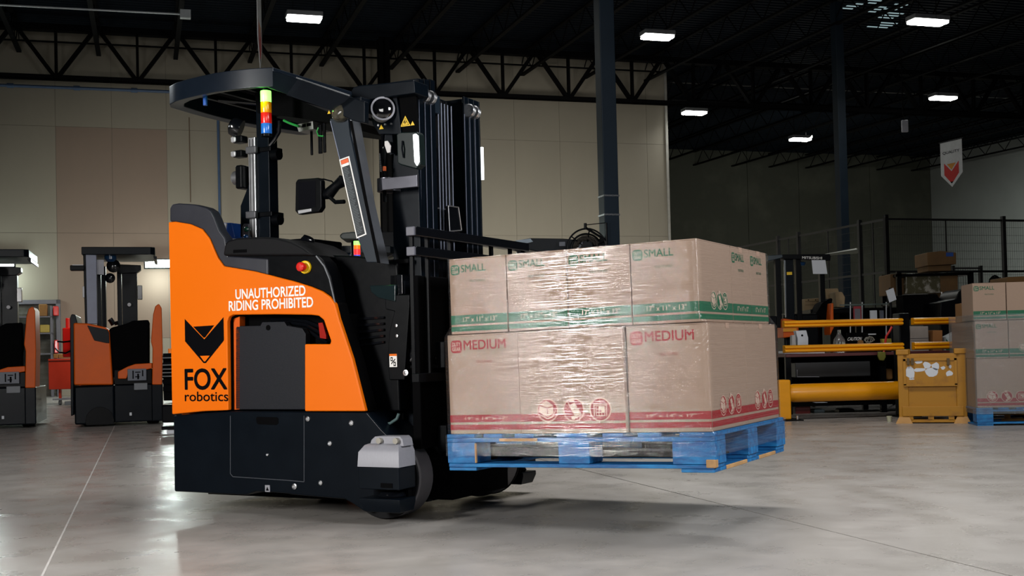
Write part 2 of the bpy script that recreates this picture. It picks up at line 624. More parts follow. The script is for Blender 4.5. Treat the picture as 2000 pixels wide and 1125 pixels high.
# --- open-web joists along N, one on every girder node
jm_ch = MB().box(-.04, .04, 4, FN, 0, 0.05)
def joist_parts():
    ch = MB()
    def zz(n):
        return deckz(n)
    c = MB()
    for (o1, o2) in ((-.06, -.11), (-.60, -.65)):
        c.add([(-.05, 3, zz(3)+o1), (.05, 3, zz(3)+o1), (.05, 3, zz(3)+o2), (-.05, 3, zz(3)+o2),
               (-.05, FN, zz(FN)+o1), (.05, FN, zz(FN)+o1), (.05, FN, zz(FN)+o2), (-.05, FN, zz(FN)+o2)],
              [(0, 1, 2, 3), (7, 6, 5, 4), (0, 4, 5, 1), (1, 5, 6, 2), (2, 6, 7, 3), (3, 7, 4, 0)])
    w = MB()
    n = 3.0
    t = 0
    pts = []
    while n < FN:
        pts.append((0, n, deckz(n)-(0.09 if t % 2 else 0.62)))
        n += 0.55
        t += 1
    for a, b2 in zip(pts[:-1], pts[1:]):
        w.tube([a, b2], 0.014, 4)
    return c, w
c, w = joist_parts()
j0 = Thing('roof_joist', None, None, BD, (vx0+pitch*0.5, 0, 0), kind='structure')
j0.base = (0, 0, 0)
j0.part('chord', c, STEELD)
j0.part('web', w, STEELD)
for k in range(-5, 20):
    if k == 0:
        continue
    x = vx0+pitch*(0.5+k)
    if x > RX-0.5:
        break
    dup(j0.o, BD.M @ Matrix.Translation((x, 0, 0)))

# --- columns
def column(x, n, w, ztop, m=STEELB):
    c = MB()
    # I-section
    c.box(x-w/2, x+w/2, n-w/2, n-w/2+.02, 0, ztop).box(x-w/2, x+w/2, n+w/2-.02, n+w/2, 0, ztop).box(x-.03, x+.03, n-w/2, n+w/2, 0, ztop)
    return c
# tube column near (two faces seen)
cA = BD.M.inverted() @ Vector(((1195-1000)/FPX*13.9, 13.9, 0))
t = Thing('column', None, None, BD, (cA.x, cA.y, 0), kind='structure')
t.part('shaft', MB().box(cA.x-.092, cA.x+.092, cA.y-.092, cA.y+.092, 0.02, 8.1), STEELB, bevel=0.008)
t.part('base_plate', MB().box(cA.x-.16, cA.x+.16, cA.y-.16, cA.y+.16, 0, 0.02), STEELD)
for dz in (2.52, 2.30):
    mbb = MB().box(cA.x-.098, cA.x+.098, cA.y-.098, cA.y+.098, dz, dz+.018)
    t.part('strap', mbb, STEEL)
cB = BD.M.inverted() @ Vector(((781-1000)/FPX*27.2, 27.2, 0))
single('column', column(cB.x, GN, 0.26, 8.3), STEELD, BD, kind='structure', base=(cB.x, GN, 0))
cC = BD.M.inverted() @ Vector(((1652-1000)/FPX*26, 26, 0))
single('column', MB().box(cC.x-.1, cC.x+.1, cC.y-.1, cC.y+.1, 0, 8.2), STEELB, BD, kind='structure', base=(cC.x, cC.y, 0), bevel=.01)

# --- pipes on the beige wall
PIPEB = mat('blue_pipe', (0.05, 0.09, 0.17, 1), 0.4, var=0.1)
p1, p2 = BD.side(-40, 163, WN-.1), BD.side(430, 186, WN-.1)
z1 = (p1[1]+p2[1])/2
x2 = BD.side(427, 300, WN-.1)[0]
zt = BD.side(200, 174, WN-.1)[1]
mb = MB().tube([(-24, WN-.1, zt), (x2, WN-.1, zt)], .035, 8)
airp = Thing('air_pipe', 'blue compressed-air pipe running along the beige wall and down it', 'pipe', BD, (x2, WN-.1, 0))
airp.part('pipe_run', mb, PIPEB, smooth=True)
airp.part('pipe_drop', MB().tube([(x2, WN-.1, zt), (x2, WN-.1, 1.2)], .03, 8), PIPEB, smooth=True)
for xx in (20, 150, 262):
    a = BD.side(xx, 170, WN-.1)[0]
    airp.part('coupling', MB().cyl((a-.07, WN-.1, zt), (a+.07, WN-.1, zt), .055, n=10), PIPEB)

# --- white conduit under the roof, upper left
z = BD.side(200, 20, 24)[1]
a = BD.side(-30, 8, 24)
b2 = BD.side(362, 28, 24)
CONDW = mat('white_conduit', (0.45, 0.48, 0.5, 1), 0.4)
cd_ = Thing('ceiling_conduit', 'thin white conduit with a junction box under the roof at upper left', 'conduit', BD, (b2[0], 24, b2[1]))
cd_.part('conduit', MB().tube([(a[0], 24, a[1]), (b2[0], 24, b2[1])], .018, 6), CONDW)
cd_.part('junction_box', MB().box(b2[0]-.1, b2[0]+.1, 23.93, 24.07, b2[1]-.08, b2[1]+.08), CONDW)

# --- high-bay lights
LEDW = mat('led_diffuser', (1, 1, 1, 1), 0.4, emit=(1.0, 1.0, 0.93, 1), est=30)
HOUS = mat('lamp_housing', (0.30, 0.31, 0.32, 1), 0.4, 0.5)
hb = []
spec = [(594, 34, 22, .66, 'high-bay lamp under the roof above the orange truck, leftmost of the roof lamps'),
        (1284, 70, 24, .66, 'high-bay lamp under the roof just right of the blue-grey column'),
        (1812, 41, 23.3, .80, 'largest high-bay lamp, near the top right corner of the hall'),
        (1356, 219, 31.8, .66, 'high-bay lamp low over the dark bay, right beside the beige wall corner'),
        (1842, 190, 30.6, .70, 'high-bay lamp above the pointed white banner'),
        (1563, 271, 36.3, .66, 'farthest and lowest high-bay lamp, over the dark concrete wall')]
for i, (x, y, Y, wd, lab) in enumerate(spec):
    d = px_ray(x, y)
    p = CAMP+d*(Y/d.y)
    q = BD.Mi @ p
    fr = Frame((p.x, p.y, p.z), math.radians(17))
    lt = Thing('high_bay_light', lab, 'lamp', fr, group='high-bay lamps under the roof')
    lt.part('housing', MB().box(-wd/2, wd/2, -.16, .16, 0.0, .09), HOUS, bevel=.01)
    lt.part('diffuser', MB().box(-wd/2+.02, wd/2-.02, -.15, -.015, -.06, 0).box(-wd/2+.02, wd/2-.02, .015, .15, -.06, 0), LEDW, bevel=.02)
    top = deckz(q.y)-q.z
    lt.part('suspension_wire', MB().tube([(-.2, 0, .09), (-.2, 0, top)], .006, 4).tube([(.2, 0, .09), (.2, 0, top)], .006, 4), STEELD)
    L_ = lamp('high_bay_glow', 'AREA', (p.x, p.y, p.z-.1), (p.x, p.y, 0), 70, .6, .3, (1, 1, 0.95), 2.6)
# --- added fills that brighten the far and right walls, no fixture there
lamp('far_bay_fill', 'AREA', (9.5, 36, 6.8), (11.5, 46.5, 0.5), 170, 2, 1, (1, 1, 0.85), 2.2)
lamp('right_wall_fill', 'AREA', (14.2, 38.5, 7.4), (18.9, 42.0, 0.8), 300, 1.5, 1, (0.95, 1, 0.9), 2.0)
# ================================================================== THE LOAD
def inch(*a):
    return [x*I for x in a]

# ---- pallet
def build_pallet(frame, label, L_=48, W_=40, name='blue_pallet', base=(0, 0, 0), worn=True):
    p = Thing(name, label, 'pallet', frame, base)
    bx, by, bz = base
    def B(x0, x1, y0, y1, z0, z1):
        return MB().box(bx+x0*I, bx+x1*I, by+y0*I, by+y1*I, bz+z0*I, bz+z1*I)
    xs_ = [0, 7.2, 13.2, 21.0, 29.2, 35.3, 42.3]
    ws_ = [5.5, 3.6, 3.6, 5.5, 3.6, 3.6, 5.5]
    for x, w in zip(xs_, ws_):
        p.part('deck_board', B(x, min(x+w, L_), 0, W_, 4.95, 5.6), PALB, bevel=.002)
    for y, w in ((0, 5.2), (17.4, 5.2), (W_-5.2, 5.2)):
        p.part('stringer_board', B(0, L_, y, y+w, 4.25, 4.93), PALB, bevel=.002)
        p.part('bottom_board', B(0.2, L_-.3, y, y+w, 0, .62), PALB, bevel=.003)
    for x in (0, 21.2, L_-7):
        for y, w in ((0, 5.4), (17.4, 5.4), (W_-5.4, 5.4)):
            p.part('block', B(x, x+(7 if x > 40 else 5.6), y, y+w, .64, 4.24), PALB, bevel=.004)
    for x in (0.2, L_-5.7):
        p.part('bottom_board', B(x, x+5.4, .1, W_-.1, -.6, -.02), PALB, bevel=.003)
    # splintered bare-wood patches on the edges
    if worn:
        for x, y0, y1, z0, z1 in ((L_-.3, 6, 17, -.62, .05), (L_-.3, 24, 34, -.62, .05)):
            p.part('splintered_edge', B(x-.2, x+.12, y0, y1, z0, z1), PALW, label='bare splintered wood edge', bevel=.004)
        p.part('splintered_edge', B(L_-1.6, L_+.05, -.1, 1.3, 0.1, 1.5), PALW, label='bare splintered wood corner', bevel=.006)
        p.part('splintered_edge', B(10.2, 17.5, -.06, .4, 4.3, 4.9), PALW, label='bare splintered wood edge', bevel=.004)
        p.part('splintered_edge', B(5.4, 5.66, -.04, .5, .7, 4.1), PALW, label='bare sawn block end', bevel=.003)
    return p


pal = build_pallet(LD, 'blue block pallet with splintered edges raised on the forks of the orange truck')

# ---- cartons
def disc(n=24, r=1.0, cx=0, cy=0, sy=1.0):
    return [(cx+r*math.cos(2*math.pi*k/n), cy+sy*r*math.sin(2*math.pi*k/n)) for k in range(n)]


def symbol(mbk, kind, P):
    """P(x,y,k): symbol coordinates (-1..1) to 3D, k = layer; material 0 ink, 1 board colour"""
    def poly(pts, k, m):
        mbk.add([P(x, y, k) for x, y in pts], [tuple(range(len(pts)))], m)
    def line(pts, w, k, m):
        for (x0, y0), (x1, y1) in zip(pts[:-1], pts[1:]):
            dx, dy = x1-x0, y1-y0
            l = math.hypot(dx, dy)
            nx, ny = -dy/l*w/2, dx/l*w/2
            poly([(x0+nx, y0+ny), (x1+nx, y1+ny), (x1-nx, y1-ny), (x0-nx, y0-ny)], k, m)
    poly(disc(28, 1.10), 0, 1)
    poly(disc(28, 1.0), 1, 0)
    if kind == 0:      # box held by a hand
        poly([(-.85, .55), (-.1, .95), (.6, .45), (.6, -.3), (.0, -.62), (-.85, -.2)], 2, 1)
        line([(-.85, .5), (0, .2), (.6, .4)], .07, 3, 0)
        line([(0, .2), (0, -.5)], .07, 3, 0)
        line([(-.7, -.45), (0, -.8), (.55, -.55), (.85, 0)], .1, 3, 1)
    elif kind == 1:    # hand truck with boxes
        line([(-1.05, .75), (-.6, .8), (.25, -.75)], .1, 3, 1)
        line([(.25, -.75), (.8, -.4)], .1, 3, 1)
        poly(disc(12, .2, -.05, -.75), 3, 1)
        poly([(-.1, -.1), (.45, .2), (.75, -.35), (.2, -.62)], 3, 1)
        poly([(-.4, .42), (.12, .72), (.4, .25), (-.12, -.04)], 3, 1)
        poly([(-.4, .75), (.1, .75), (.1, 1.2), (-.4, 1.2)], 3, 1)
    else:              # storage shed with shelves
        poly([(-.8, .5), (0, .85), (.8, .5)], 3, 1)
        poly([(-.66, .55), (0, .78), (.66, .55)], 4, 0)
        line([(-.68, .4), (.68, .4)], .08, 3, 1)
        line([(-.62, .4), (-.62, -.6)], .08, 3, 1)
        line([(.62, .4), (.62, -.6)], .08, 3, 1)
        poly([(-.45, -.6), (.45, -.6), (.45, .3), (-.45, .3)], 3, 1)
        for (x, y) in ((-.28, -.42), (0, -.42), (.28, -.42), (-.28, -.12), (0, -.12), (-.28, .16)):
            poly([(x-.11, y-.11), (x+.11, y-.11), (x+.11, y+.11), (x-.11, y+.11)], 4, 0)


def carton(frame, x0, y0, z0, w, d, h, kind, label, faces, group, cardm=CARD):
    """faces: {'front': 'name'|'sym', 'end': ...}; dims in inches"""
    base = (x0*I, y0*I, z0*I)
    t = Thing('cardboard_box', label, 'box', frame, base, group=group)
    x1, y1, z1 = x0+w, y0+d, z0+h
    X0, X1, Y0, Y1, Z0, Z1 = inch(x0, x1, y0, y1, z0, z1)
    body = MB().box(X0, X1, Y0, Y1, Z0, Z1-.004)
    t.part('carton', body, cardm, bevel=.004)
    if h <= 14 and d > w:   # top flaps meet along the long way
        fl_ = MB().box(X0+.001, (X0+X1)/2-.001, Y0+.001, Y1-.001, Z1-.004, Z1).box((X0+X1)/2+.001, X1-.001, Y0+.001, Y1-.001, Z1-.004, Z1)
        tp = MB().box((X0+X1)/2-.024, (X0+X1)/2+.024, Y0-.001, Y1+.001, Z1, Z1+.0006)
    else:
        fl_ = MB().box(X0+.001, X1-.001, Y0+.001, (Y0+Y1)/2-.001, Z1-.004, Z1).box(X0+.001, X1-.001, (Y0+Y1)/2+.001, Y1-.001, Z1-.004, Z1)
        tp = MB().box(X0-.001, X1+.001, (Y0+Y1)/2-.024, (Y0+Y1)/2+.024, Z1, Z1+.0006).box(X1+.0003, X1+.001, (Y0+Y1)/2-.024, (Y0+Y1)/2+.024, Z1-.022, Z1)
    t.part('top_flap', fl_, cardm)
    t.part('tape', tp, TAPE)
    small = kind == 'SMALL'
    ink = GREENI if small else REDI
    b1 = (1.65, 3.25) if small else (2.0, 3.25)
    b2 = (.45, 1.3) if small else (.7, 1.6)
    for fc, what in faces.items():
        if fc == 'front':
            W = w
            def P(a, b, k, o=0.0008):
                return ((x0+a)*I, y0*I-o-k*0.0003, (z0+b)*I)
        else:
            W = d
            def P(a, b, k, o=0.0008):
                return (x1*I+o+k*0.0003, (y0+a)*I, (z0+b)*I)
        pr = MB()
        for lo, hi in (b1, b2):
            pr.add([P(.05, lo, 0), (P(W-.05, lo, 0)), P(W-.05, hi, 0), P(.05, hi, 0)], [(0, 1, 2, 3)], 0)
        t.part('printed_band', pr, ink)
        tx = MB()
        if what == 'name':
            lw = 1.75 if small else 2.2
            ly = h-1.05-lw if small else h-.9-lw
            lx = .35 if small else .7
            sq = []
            r = .28*lw
            for cx, cy, a0 in ((lx+lw-r, ly+lw-r, 0), (lx+r, ly+lw-r, 90), (lx+r, ly+r, 180), (lx+lw-r, ly+r, 270)):
                for q in range(4):
                    an = math.radians(a0+q*30)
                    sq.append(P(cx+r*math.cos(an)*.6+.4*r*math.copysign(1, math.cos(an)) if 0 else cx+r*math.cos(an), cy+r*math.sin(an), 0))
            em = MB().add(sq, [tuple(range(len(sq)))], 0)
            for word, yy in (('DUTY', .54), ('GEAR', .16)):
                put_text(em, word, (P(lx+.22*lw*.6, ly+yy*lw, 1), P(lx+lw*.87, ly+yy*lw, 1), P(lx+.22*lw*.6, ly+(yy+.3)*lw, 1)), .012, 1)
            t.part('box_emblem', em, [ink, CARDI])
            word = kind
            tw = 4.9 if small else 8.2
            th = 1.3 if small else 1.65
            tx0 = lx+lw+(.25 if small else .35)
            ty = ly+.22*lw
            put_text(tx, word, (P(tx0, ty, 0), P(min(tx0+tw, W-.4), ty, 0), P(tx0, ty+th, 0)), .020)
            cx = W*.5 if small else W*.52
            put_text(tx, 'FOLD TO HOLD', (P(cx-1.5, ly-.9*lw+.2, 0), P(cx+1.5, ly-.9*lw+.2, 0), P(cx-1.5, ly-.9*lw+.62, 0)), .004)
            t.part('size_lettering', tx, ink)
            dm = MB()
            s_ = '17" x 11" x 13"' if small else '19" x 14" x 17"'
            put_text(dm, s_, (P(W*.22, b1[0]+.4, 1), P(W*.82, b1[0]+.4, 1), P(W*.22, b1[1]-.35, 1)), .01)
            t.part('dimension_lettering', dm, CARDI)
        elif what == 'sym':
            r = 1.35 if small else 1.75
            cs = (W*.42, W*.60, W*.76) if small else (W*.27, W*.52, W*.77)
            if fc == 'end' and not small:
                cs = (W*.30, W*.52, W*.72)
            if not small and fc == 'end':
                r = 1.5
            for i, cx in enumerate(cs):
                sy_ = MB()
                cy = (b1[1]+b1[0])/2+(1.1 if small else 1.2)
                def Q(a, b, k, cx=cx, cy=cy, r=r):
                    return P(cx+a*r, cy+b*r, 1+k)
                symbol(sy_, i, Q)
                t.part('handling_symbol', sy_, [ink, CARDI])
    return t


G1, G2 = 'medium cartons in the lower layer of the raised load', 'small cartons in the upper layer of the raised load'
zM, zS = 5.62, 22.75
carton(LD, .5, .5, zM, 13.8, 19, 17, 'MEDIUM', 'lower-layer carton at the truck end of the raised load, red MEDIUM print', {'front': 'name'}, G1)
carton(LD, 14.4, .12, zM, 19, 14, 17, 'MEDIUM', 'lower-layer carton with three red handling symbols on the long side of the raised load', {'front': 'sym'}, G1)
carton(LD, 33.6, 1.0, zM, 13.8, 18.9, 17, 'MEDIUM', 'lower-layer carton at the near right corner of the raised load, red MEDIUM print', {'front': 'name', 'end': 'sym'}, G1)
carton(LD, 33.6, 19.9, zM, 13.8, 18.7, 17, 'MEDIUM', 'lower-layer carton at the far right corner of the raised load, red symbols on its end', {'end': 'sym'}, G1)
carton(LD, .5, 19.6, zM, 13.8, 19, 17, 'MEDIUM', 'lower-layer carton hidden behind the truck end of the raised load', {}, G1)
carton(LD, 14.4, 14.6, zM, 19, 23.8, 17, 'MEDIUM', 'lower-layer carton in the hidden middle of the raised load', {}, G1)
labs = ['upper-layer carton nearest the truck mast, green SMALL print, few glints on it',
        'second upper-layer carton from the mast, green SMALL print',
        'third upper-layer carton from the mast, its SMALL print lost under glossy film',
        'upper-layer carton at the near right corner of the raised load, green print on two sides']
for i in range(4):
    f_ = {'front': 'name'}
    if i == 3:
        f_['end'] = 'sym'
    carton(LD, 1.4+11.25*i, .5, zS, 11.1, 17, 13, 'SMALL', labs[i], f_, G2)
carton(LD, 46.25-17, 17.7, zS, 17, 10.6, 13, 'SMALL', 'upper-layer carton in the middle of the load\'s end face, green SMALL print', {'end': 'name'}, G2)
carton(LD, 46.25-17, 28.4, zS, 17, 10.4, 13, 'SMALL', 'upper-layer carton at the far end of the load\'s end face, green SMALL print', {'end': 'name'}, G2)
carton(LD, 12, 17.7, zS, 17, 10.6, 13, 'SMALL', 'upper-layer carton hidden in the centre of the raised load', {}, G2)
carton(LD, 12, 28.4, zS, 17, 10.4, 13, 'SMALL', 'upper-layer carton hidden at the back of the raised load', {}, G2)

# ---- stretch film
film = bpy.data.materials.new('stretch_film')
film.use_nodes = True
nt = film.node_tree
N, L = nt.nodes, nt.links
for n_ in list(N):
    N.remove(n_)
out = N.new('ShaderNodeOutputMaterial')
tcf = N.new('ShaderNodeTexCoord')
mpf = N.new('ShaderNodeMapping'); mpf.inputs['Scale'].default_value = (1.1, 1.1, 115)
mpf.inputs['Rotation'].default_value = (0, 0.05, 0)
L.new(tcf.outputs['Object'], mpf.inputs[0])
nf = N.new('ShaderNodeTexNoise'); nf.inputs['Scale'].default_value = 1.6; nf.inputs['Detail'].default_value = 3
nf.inputs['Roughness'].default_value = .65; nf.inputs['Distortion'].default_value = .6
L.new(mpf.outputs[0], nf.inputs['Vector'])
bpf = N.new('ShaderNodeBump'); bpf.inputs['Strength'].default_value = 1.0; bpf.inputs['Distance'].default_value = .0024
L.new(nf.outputs['Fac'], bpf.inputs['Height'])
gl = N.new('ShaderNodeBsdfGlossy'); gl.inputs['Roughness'].default_value = .028
L.new(bpf.outputs[0], gl.inputs['Normal'])
tr = N.new('ShaderNodeBsdfTransparent'); tr.inputs[0].default_value = (.985, .985, .99, 1)
df = N.new('ShaderNodeBsdfDiffuse'); df.inputs[0].default_value = (.75, .75, .8, 1)
fr_ = N.new('ShaderNodeFresnel'); fr_.inputs[0].default_value = 1.45
L.new(bpf.outputs[0], fr_.inputs['Normal'])
ml = N.new('ShaderNodeMath'); ml.operation = 'MULTIPLY_ADD'; ml.inputs[1].default_value = 1.25; ml.inputs[2].default_value = .015
ml.use_clamp = True
L.new(fr_.outputs[0], ml.inputs[0])
mn = N.new('ShaderNodeMath'); mn.operation = 'MINIMUM'; mn.inputs[1].default_value = .22
L.new(ml.outputs[0], mn.inputs[0])
m1 = N.new('ShaderNodeMixShader'); L.new(mn.outputs[0], m1.inputs[0]); L.new(tr.outputs[0], m1.inputs[1]); L.new(gl.outputs[0], m1.inputs[2])
m2_ = N.new('ShaderNodeMixShader'); m2_.inputs[0].default_value = .008
L.new(m1.outputs[0], m2_.inputs[1]); L.new(df.outputs[0], m2_.inputs[2])
L.new(m2_.outputs[0], out.inputs[0])
MATS['stretch_film'] = film


def film_shell(levels, seed, amp=.003, nper=150, hz=None):
    """levels: list of (z_in, x0,x1,y0,y1 in inches); closed loops with pulled wrinkles"""
    rnd = random.Random(seed)
    mb = MB()
    # ridge field: sum of long slanted ridges
    rid = [(rnd.uniform(0, 1), rnd.uniform(levels[0][0], levels[-1][0]), rnd.uniform(-2.5, 2.5), rnd.uniform(.05, .25), rnd.uniform(.10, .3), rnd.uniform(.4, 1)) for _ in range(170)]
    rings = []
    for (z, x0, x1, y0, y1) in levels:
        per = 2*((x1-x0)+(y1-y0))
        ring = []
        for k in range(nper):
            s_ = k/nper*per
            if s_ < x1-x0:
                p = (x0+s_, y0); nn = (0, -1)
            elif s_ < (x1-x0)+(y1-y0):
                p = (x1, y0+s_-(x1-x0)); nn = (1, 0)
            elif s_ < 2*(x1-x0)+(y1-y0):
                p = (x1-(s_-(x1-x0)-(y1-y0)), y1); nn = (0, 1)
            else:
                p = (x0, y1-(s_-2*(x1-x0)-(y1-y0))); nn = (-1, 0)
            t_ = k/nper
            d = 0
            for (tc_, zc, sl, wt, wz, a) in rid:
                dt = (t_-tc_+.5) % 1-.5
                if abs(dt) < wt:
                    q = (z-zc-sl*dt)/wz
                    if abs(q) < 3:
                        d += a*math.exp(-q*q)*(1-abs(dt)/wt)
            d = d*amp+rnd.uniform(0, .0004)
            ring.append((p[0]*I+nn[0]*d, p[1]*I+nn[1]*d, z*I+(rnd.uniform(-.002, .002) if z > 34.8 else 0)))
        rings.append(ring)
    mb.loft(rings, 0, close=False)
    return mb


lv = []
z = 1.9
while z < 36.0:
    if z < 5.7:
        e = (-.15, 48.15, -.15, 40.15)
    elif z < 22.4:
        e = (.3, 47.65, -.06, 38.9)
    else:
        t_ = min(1, (z-22.4)/1.6)
        e = (.3+1.0*t_, 47.65-1.2*t_, -.06+.3*t_, 38.9+.05*t_)
    lv.append((z,)+e)
    z += .28
filmo = single('stretch_wrap', film_shell(lv, 3, .0013), film, LD,
               'clear glossy stretch film wound around the cartons on the raised pallet', 'plastic wrap', base=(0, 0, 0))
for p in filmo.data.polygons:
    p.use_smooth = True
# ================================================================== THE ORANGE TRUCK
VS = -0.03
def sd(pts, v=VS):
    return TR.sides(pts, v)

T = Thing('forklift', 'large orange and black stand-up robotic forklift in the foreground carrying a wrapped pallet load', 'forklift', TR, (-.8, .5, 0))

# lower black chassis
rear = sd([(338, 812)])[0][0]
prof = sd([(338, 812), (400, 806), (457, 803), (717, 805), (745, 838), (776, 868), (776, 940), (745, 985), (712, 1000), (690, 985), (672, 975), (569, 966), (560, 964), (500, 960), (480, 967), (340, 960)])
ch_ = MB().prism(prof, 'y', VS, .25)
T.part('chassis_side', ch_, NAVY, bevel=.008)
T.part('chassis_side', MB().prism(prof, 'y', .81, 1.06), NAVY, bevel=.008)
zc0, zc1 = .055, .47
T.part('chassis_frame', MB().box(rear+.01, -.62, .2, .86, zc0, zc1), MATTEK)
# hatch seam, slot, little plate and bolts on the chassis side
sm = MB()
def ribbon(mb, pts, w, v, m=0, th=.0015):
    for (x0, z0), (x1, z1) in zip(pts[:-1], pts[1:]):
        dx, dz = x1-x0, z1-z0
        l = math.hypot(dx, dz) or 1
        nx, nz = -dz/l*w/2, dx/l*w/2
        a = [(x0+nx, v, z0+nz), (x1+nx, v, z1+nz), (x1-nx, v, z1-nz), (x0-nx, v, z0-nz)]
        b_ = [(p[0], v-th, p[2]) for p in a]
        mb.add(a+b_, [(0, 1, 2, 3), (7, 6, 5, 4), (0, 4, 5, 1), (1, 5, 6, 2), (2, 6, 7, 3), (3, 7, 4, 0)], m)
hp = sd([(450, 812), (450, 925), (455, 931), (560, 938), (594, 941), (594, 812)])
ribbon(sm, hp, .0035, VS, 0, .001)
T.part('hatch_seam', sm, mat('seam_highlight', (.05, .055, .065, 1), .3))
sl = sd([(502, 814), (500, 818), (502, 827), (506, 829), (540, 830), (544, 827), (544, 817), (541, 815)])
T.part('hatch_handle_slot', MB().prism(sl, 'y', VS-.001, VS+.002), MATTEK)
ribbon(sm, sl+[sl[0]], .003, VS, 0, .002)
for (x, y, r) in ((602, 818, .012), (687, 826, .012), (645, 866, .011), (627, 943, .011), (576, 950, .014), (523, 888, .007)):
    a, c2 = TR.side(x, y, VS)
    T.part('bolt', MB().lathe((a, VS, c2), (0, -1, 0), [(0, r), (.006, r), (.008, r*.7), (.004, r*.45), (.004, 0)], 14), ALU, smooth=True)
a, c2 = TR.side(523, 954, VS)
pl = MB().box(a-.014, a+.014, VS-.003, VS, c2-.016, c2+.016)
tri = [(a-.009, VS-.004, c2-.010), (a+.009, VS-.004, c2-.010), (a, VS-.004, c2+.009)]
pl.add(tri, [(0, 1, 2)], 1)
T.part('lifting_point_plate', pl, [LGREY, INK], label='small grey plate with black triangle')

# orange shell
op = [(332, 434), (345, 433), (375, 438), (398, 448), (412, 466), (420, 485), (429, 504), (440, 520), (470, 525), (500, 530), (540, 540),
      (575, 549), (610, 560), (632, 569), (648, 580), (657, 594), (664, 622), (690, 700), (716, 803),
      (598, 803), (598, 672), (647, 672), (649, 666), (640, 640), (635, 625), (625, 617), (610, 615), (540, 614), (458, 615), (450, 619), (447, 628), (449, 801), (400, 803), (339, 809)]
opp = sd(op)
T.part('body_shell', MB().prism(opp, 'y', VS-.012, VS+.014), ORANGE, bevel=.006, seg=3)
T.part('body_core', MB().prism(opp, 'y', VS+.015, .055), MATTEK)
T.part('body_corner', MB().cyl((rear+.055, .045, .47), (rear+.055, .045, TR.side(332, 436, VS)[1]), .05, n=24), ORANGE, smooth=True)
T.part('body_shell', MB().box(rear, -.62, 1.0, 1.07, .47, 1.02), ORANGE, bevel=.02, seg=3)
zt_ = TR.side(332, 434, VS)[1]
T.part('rear_shell', MB().box(rear+.002, rear+.07, .04, .30, .47, zt_-.01).box(rear+.002, rear+.07, .30, 1.04, .47, 1.02), ORANGE, bevel=.02, seg=3)
# inner bevel (deeper orange edge) left of the side opening
ie = sd([(448, 622), (460, 618), (460, 800), (449, 801)])
T.part('opening_edge', MB().prism(ie, 'y', .0, .04), ORANGE_D)
# dark compartment behind the opening
T.part('battery_compartment', MB().prism(sd([(446, 612), (660, 612), (668, 803), (446, 803)]), 'y', .06, .30), MATTEK)
door = sd([(460, 642), (462, 637), (508, 636), (512, 629), (555, 628), (560, 636), (590, 641), (597, 652), (597, 800), (460, 800)], .0)
T.part('side_door', MB().prism(door, 'y', .0, .035), GREYP, bevel=.003)
a, c2 = TR.side(524, 640, 0)
T.part('door_hole', MB().cyl((a, -.002, c2), (a, .002, c2), .013), MATTEK)
for k, (ya, yb) in enumerate(((624, 628), (631, 640), (640, 652))):
    pts = [TR.side(x, y, .05) for x, y in ((530, ya), (565, ya-1), (600, ya+4), (630, yb+12), (640, yb+18))]
    T.part('cable', MB().tube([(p[0], .05, p[1]) for p in pts], .010, 8), GLOSSB, smooth=True)
tl = sd([(627, 631), (635, 630), (642, 655), (642, 662), (630, 660)], .05)
T.part('tail_lamp', MB().prism(tl, 'y', .03, .05), [mat('red_lens', (.35, .02, .015, 1), .15)])

# black cap and upper side panels
cap = sd([(333, 433), (333, 407), (337, 399), (350, 397), (380, 399), (404, 405), (414, 412), (420, 424), (430, 450), (441, 465), (447, 500), (525, 505), (525, 538), (500, 531), (440, 521), (429, 505), (420, 486), (412, 467), (398, 449), (375, 439), (345, 434)])
T.part('rear_cap', MB().prism(cap, 'y', VS-.006, .025), CAPG, bevel=.008)
up = sd([(444, 494), (524, 490), (620, 498), (634, 512), (646, 540), (655, 592), (646, 579), (630, 569), (608, 560), (560, 546), (500, 531), (452, 524)])
T.part('upper_side_panel', MB().prism(up, 'y', VS, .06), BLACK, bevel=.006)
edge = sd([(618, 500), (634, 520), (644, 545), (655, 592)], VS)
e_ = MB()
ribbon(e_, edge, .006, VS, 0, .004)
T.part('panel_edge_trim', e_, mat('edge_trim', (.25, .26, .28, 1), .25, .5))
pad = sd([(440, 498), (444, 478), (450, 470), (470, 465), (520, 463), (545, 465), (572, 472), (596, 484), (614, 497), (600, 500), (560, 486), (525, 483), (460, 482)], VS)
pad = sd([(440, 500), (444, 478), (450, 470), (470, 465), (520, 463), (545, 465), (572, 472), (596, 484), (616, 500)], VS)
T.part('arm_rest_pad', MB().prism(pad, 'y', VS-.02, .30), RUBBER, bevel=.012)
vl = sd([(456, 488), (482, 487), (482, 493), (456, 494)], VS-.02)
T.part('vent_recess', MB().prism(vl, 'y', VS-.022, VS-.01), MATTEK)
# emergency stop
a, c2 = TR.side(598, 522, VS)
es = T.part('emergency_stop', MB().lathe((a, VS, c2), (0, -1, 0), [(0, .030), (.012, .030), (.014, .024), (.014, 0)], 24), YEL, smooth=True, label='yellow collar of red stop button')
T.part('push_button', MB().lathe((a, VS-.012, c2), (0, -1, 0), [(0, .014), (.02, .014), (.022, .022), (.036, .021), (.041, .015), (.042, 0)], 24), RED, parent=es, smooth=True, label='red mushroom button')
# joystick
j = [TR.side(x, y, .2) for x, y in ((607, 493), (602, 480), (600, 470), (603, 466))]
T.part('control_handle', MB().rings([(j[0][0], .2, j[0][1]), (j[1][0], .2, j[1][1]), (j[2][0], .2, j[2][1]), (j[3][0], .2, j[3][1]+.008)], [.032, .026, .038, .026], 14), GLOSSB, smooth=True)

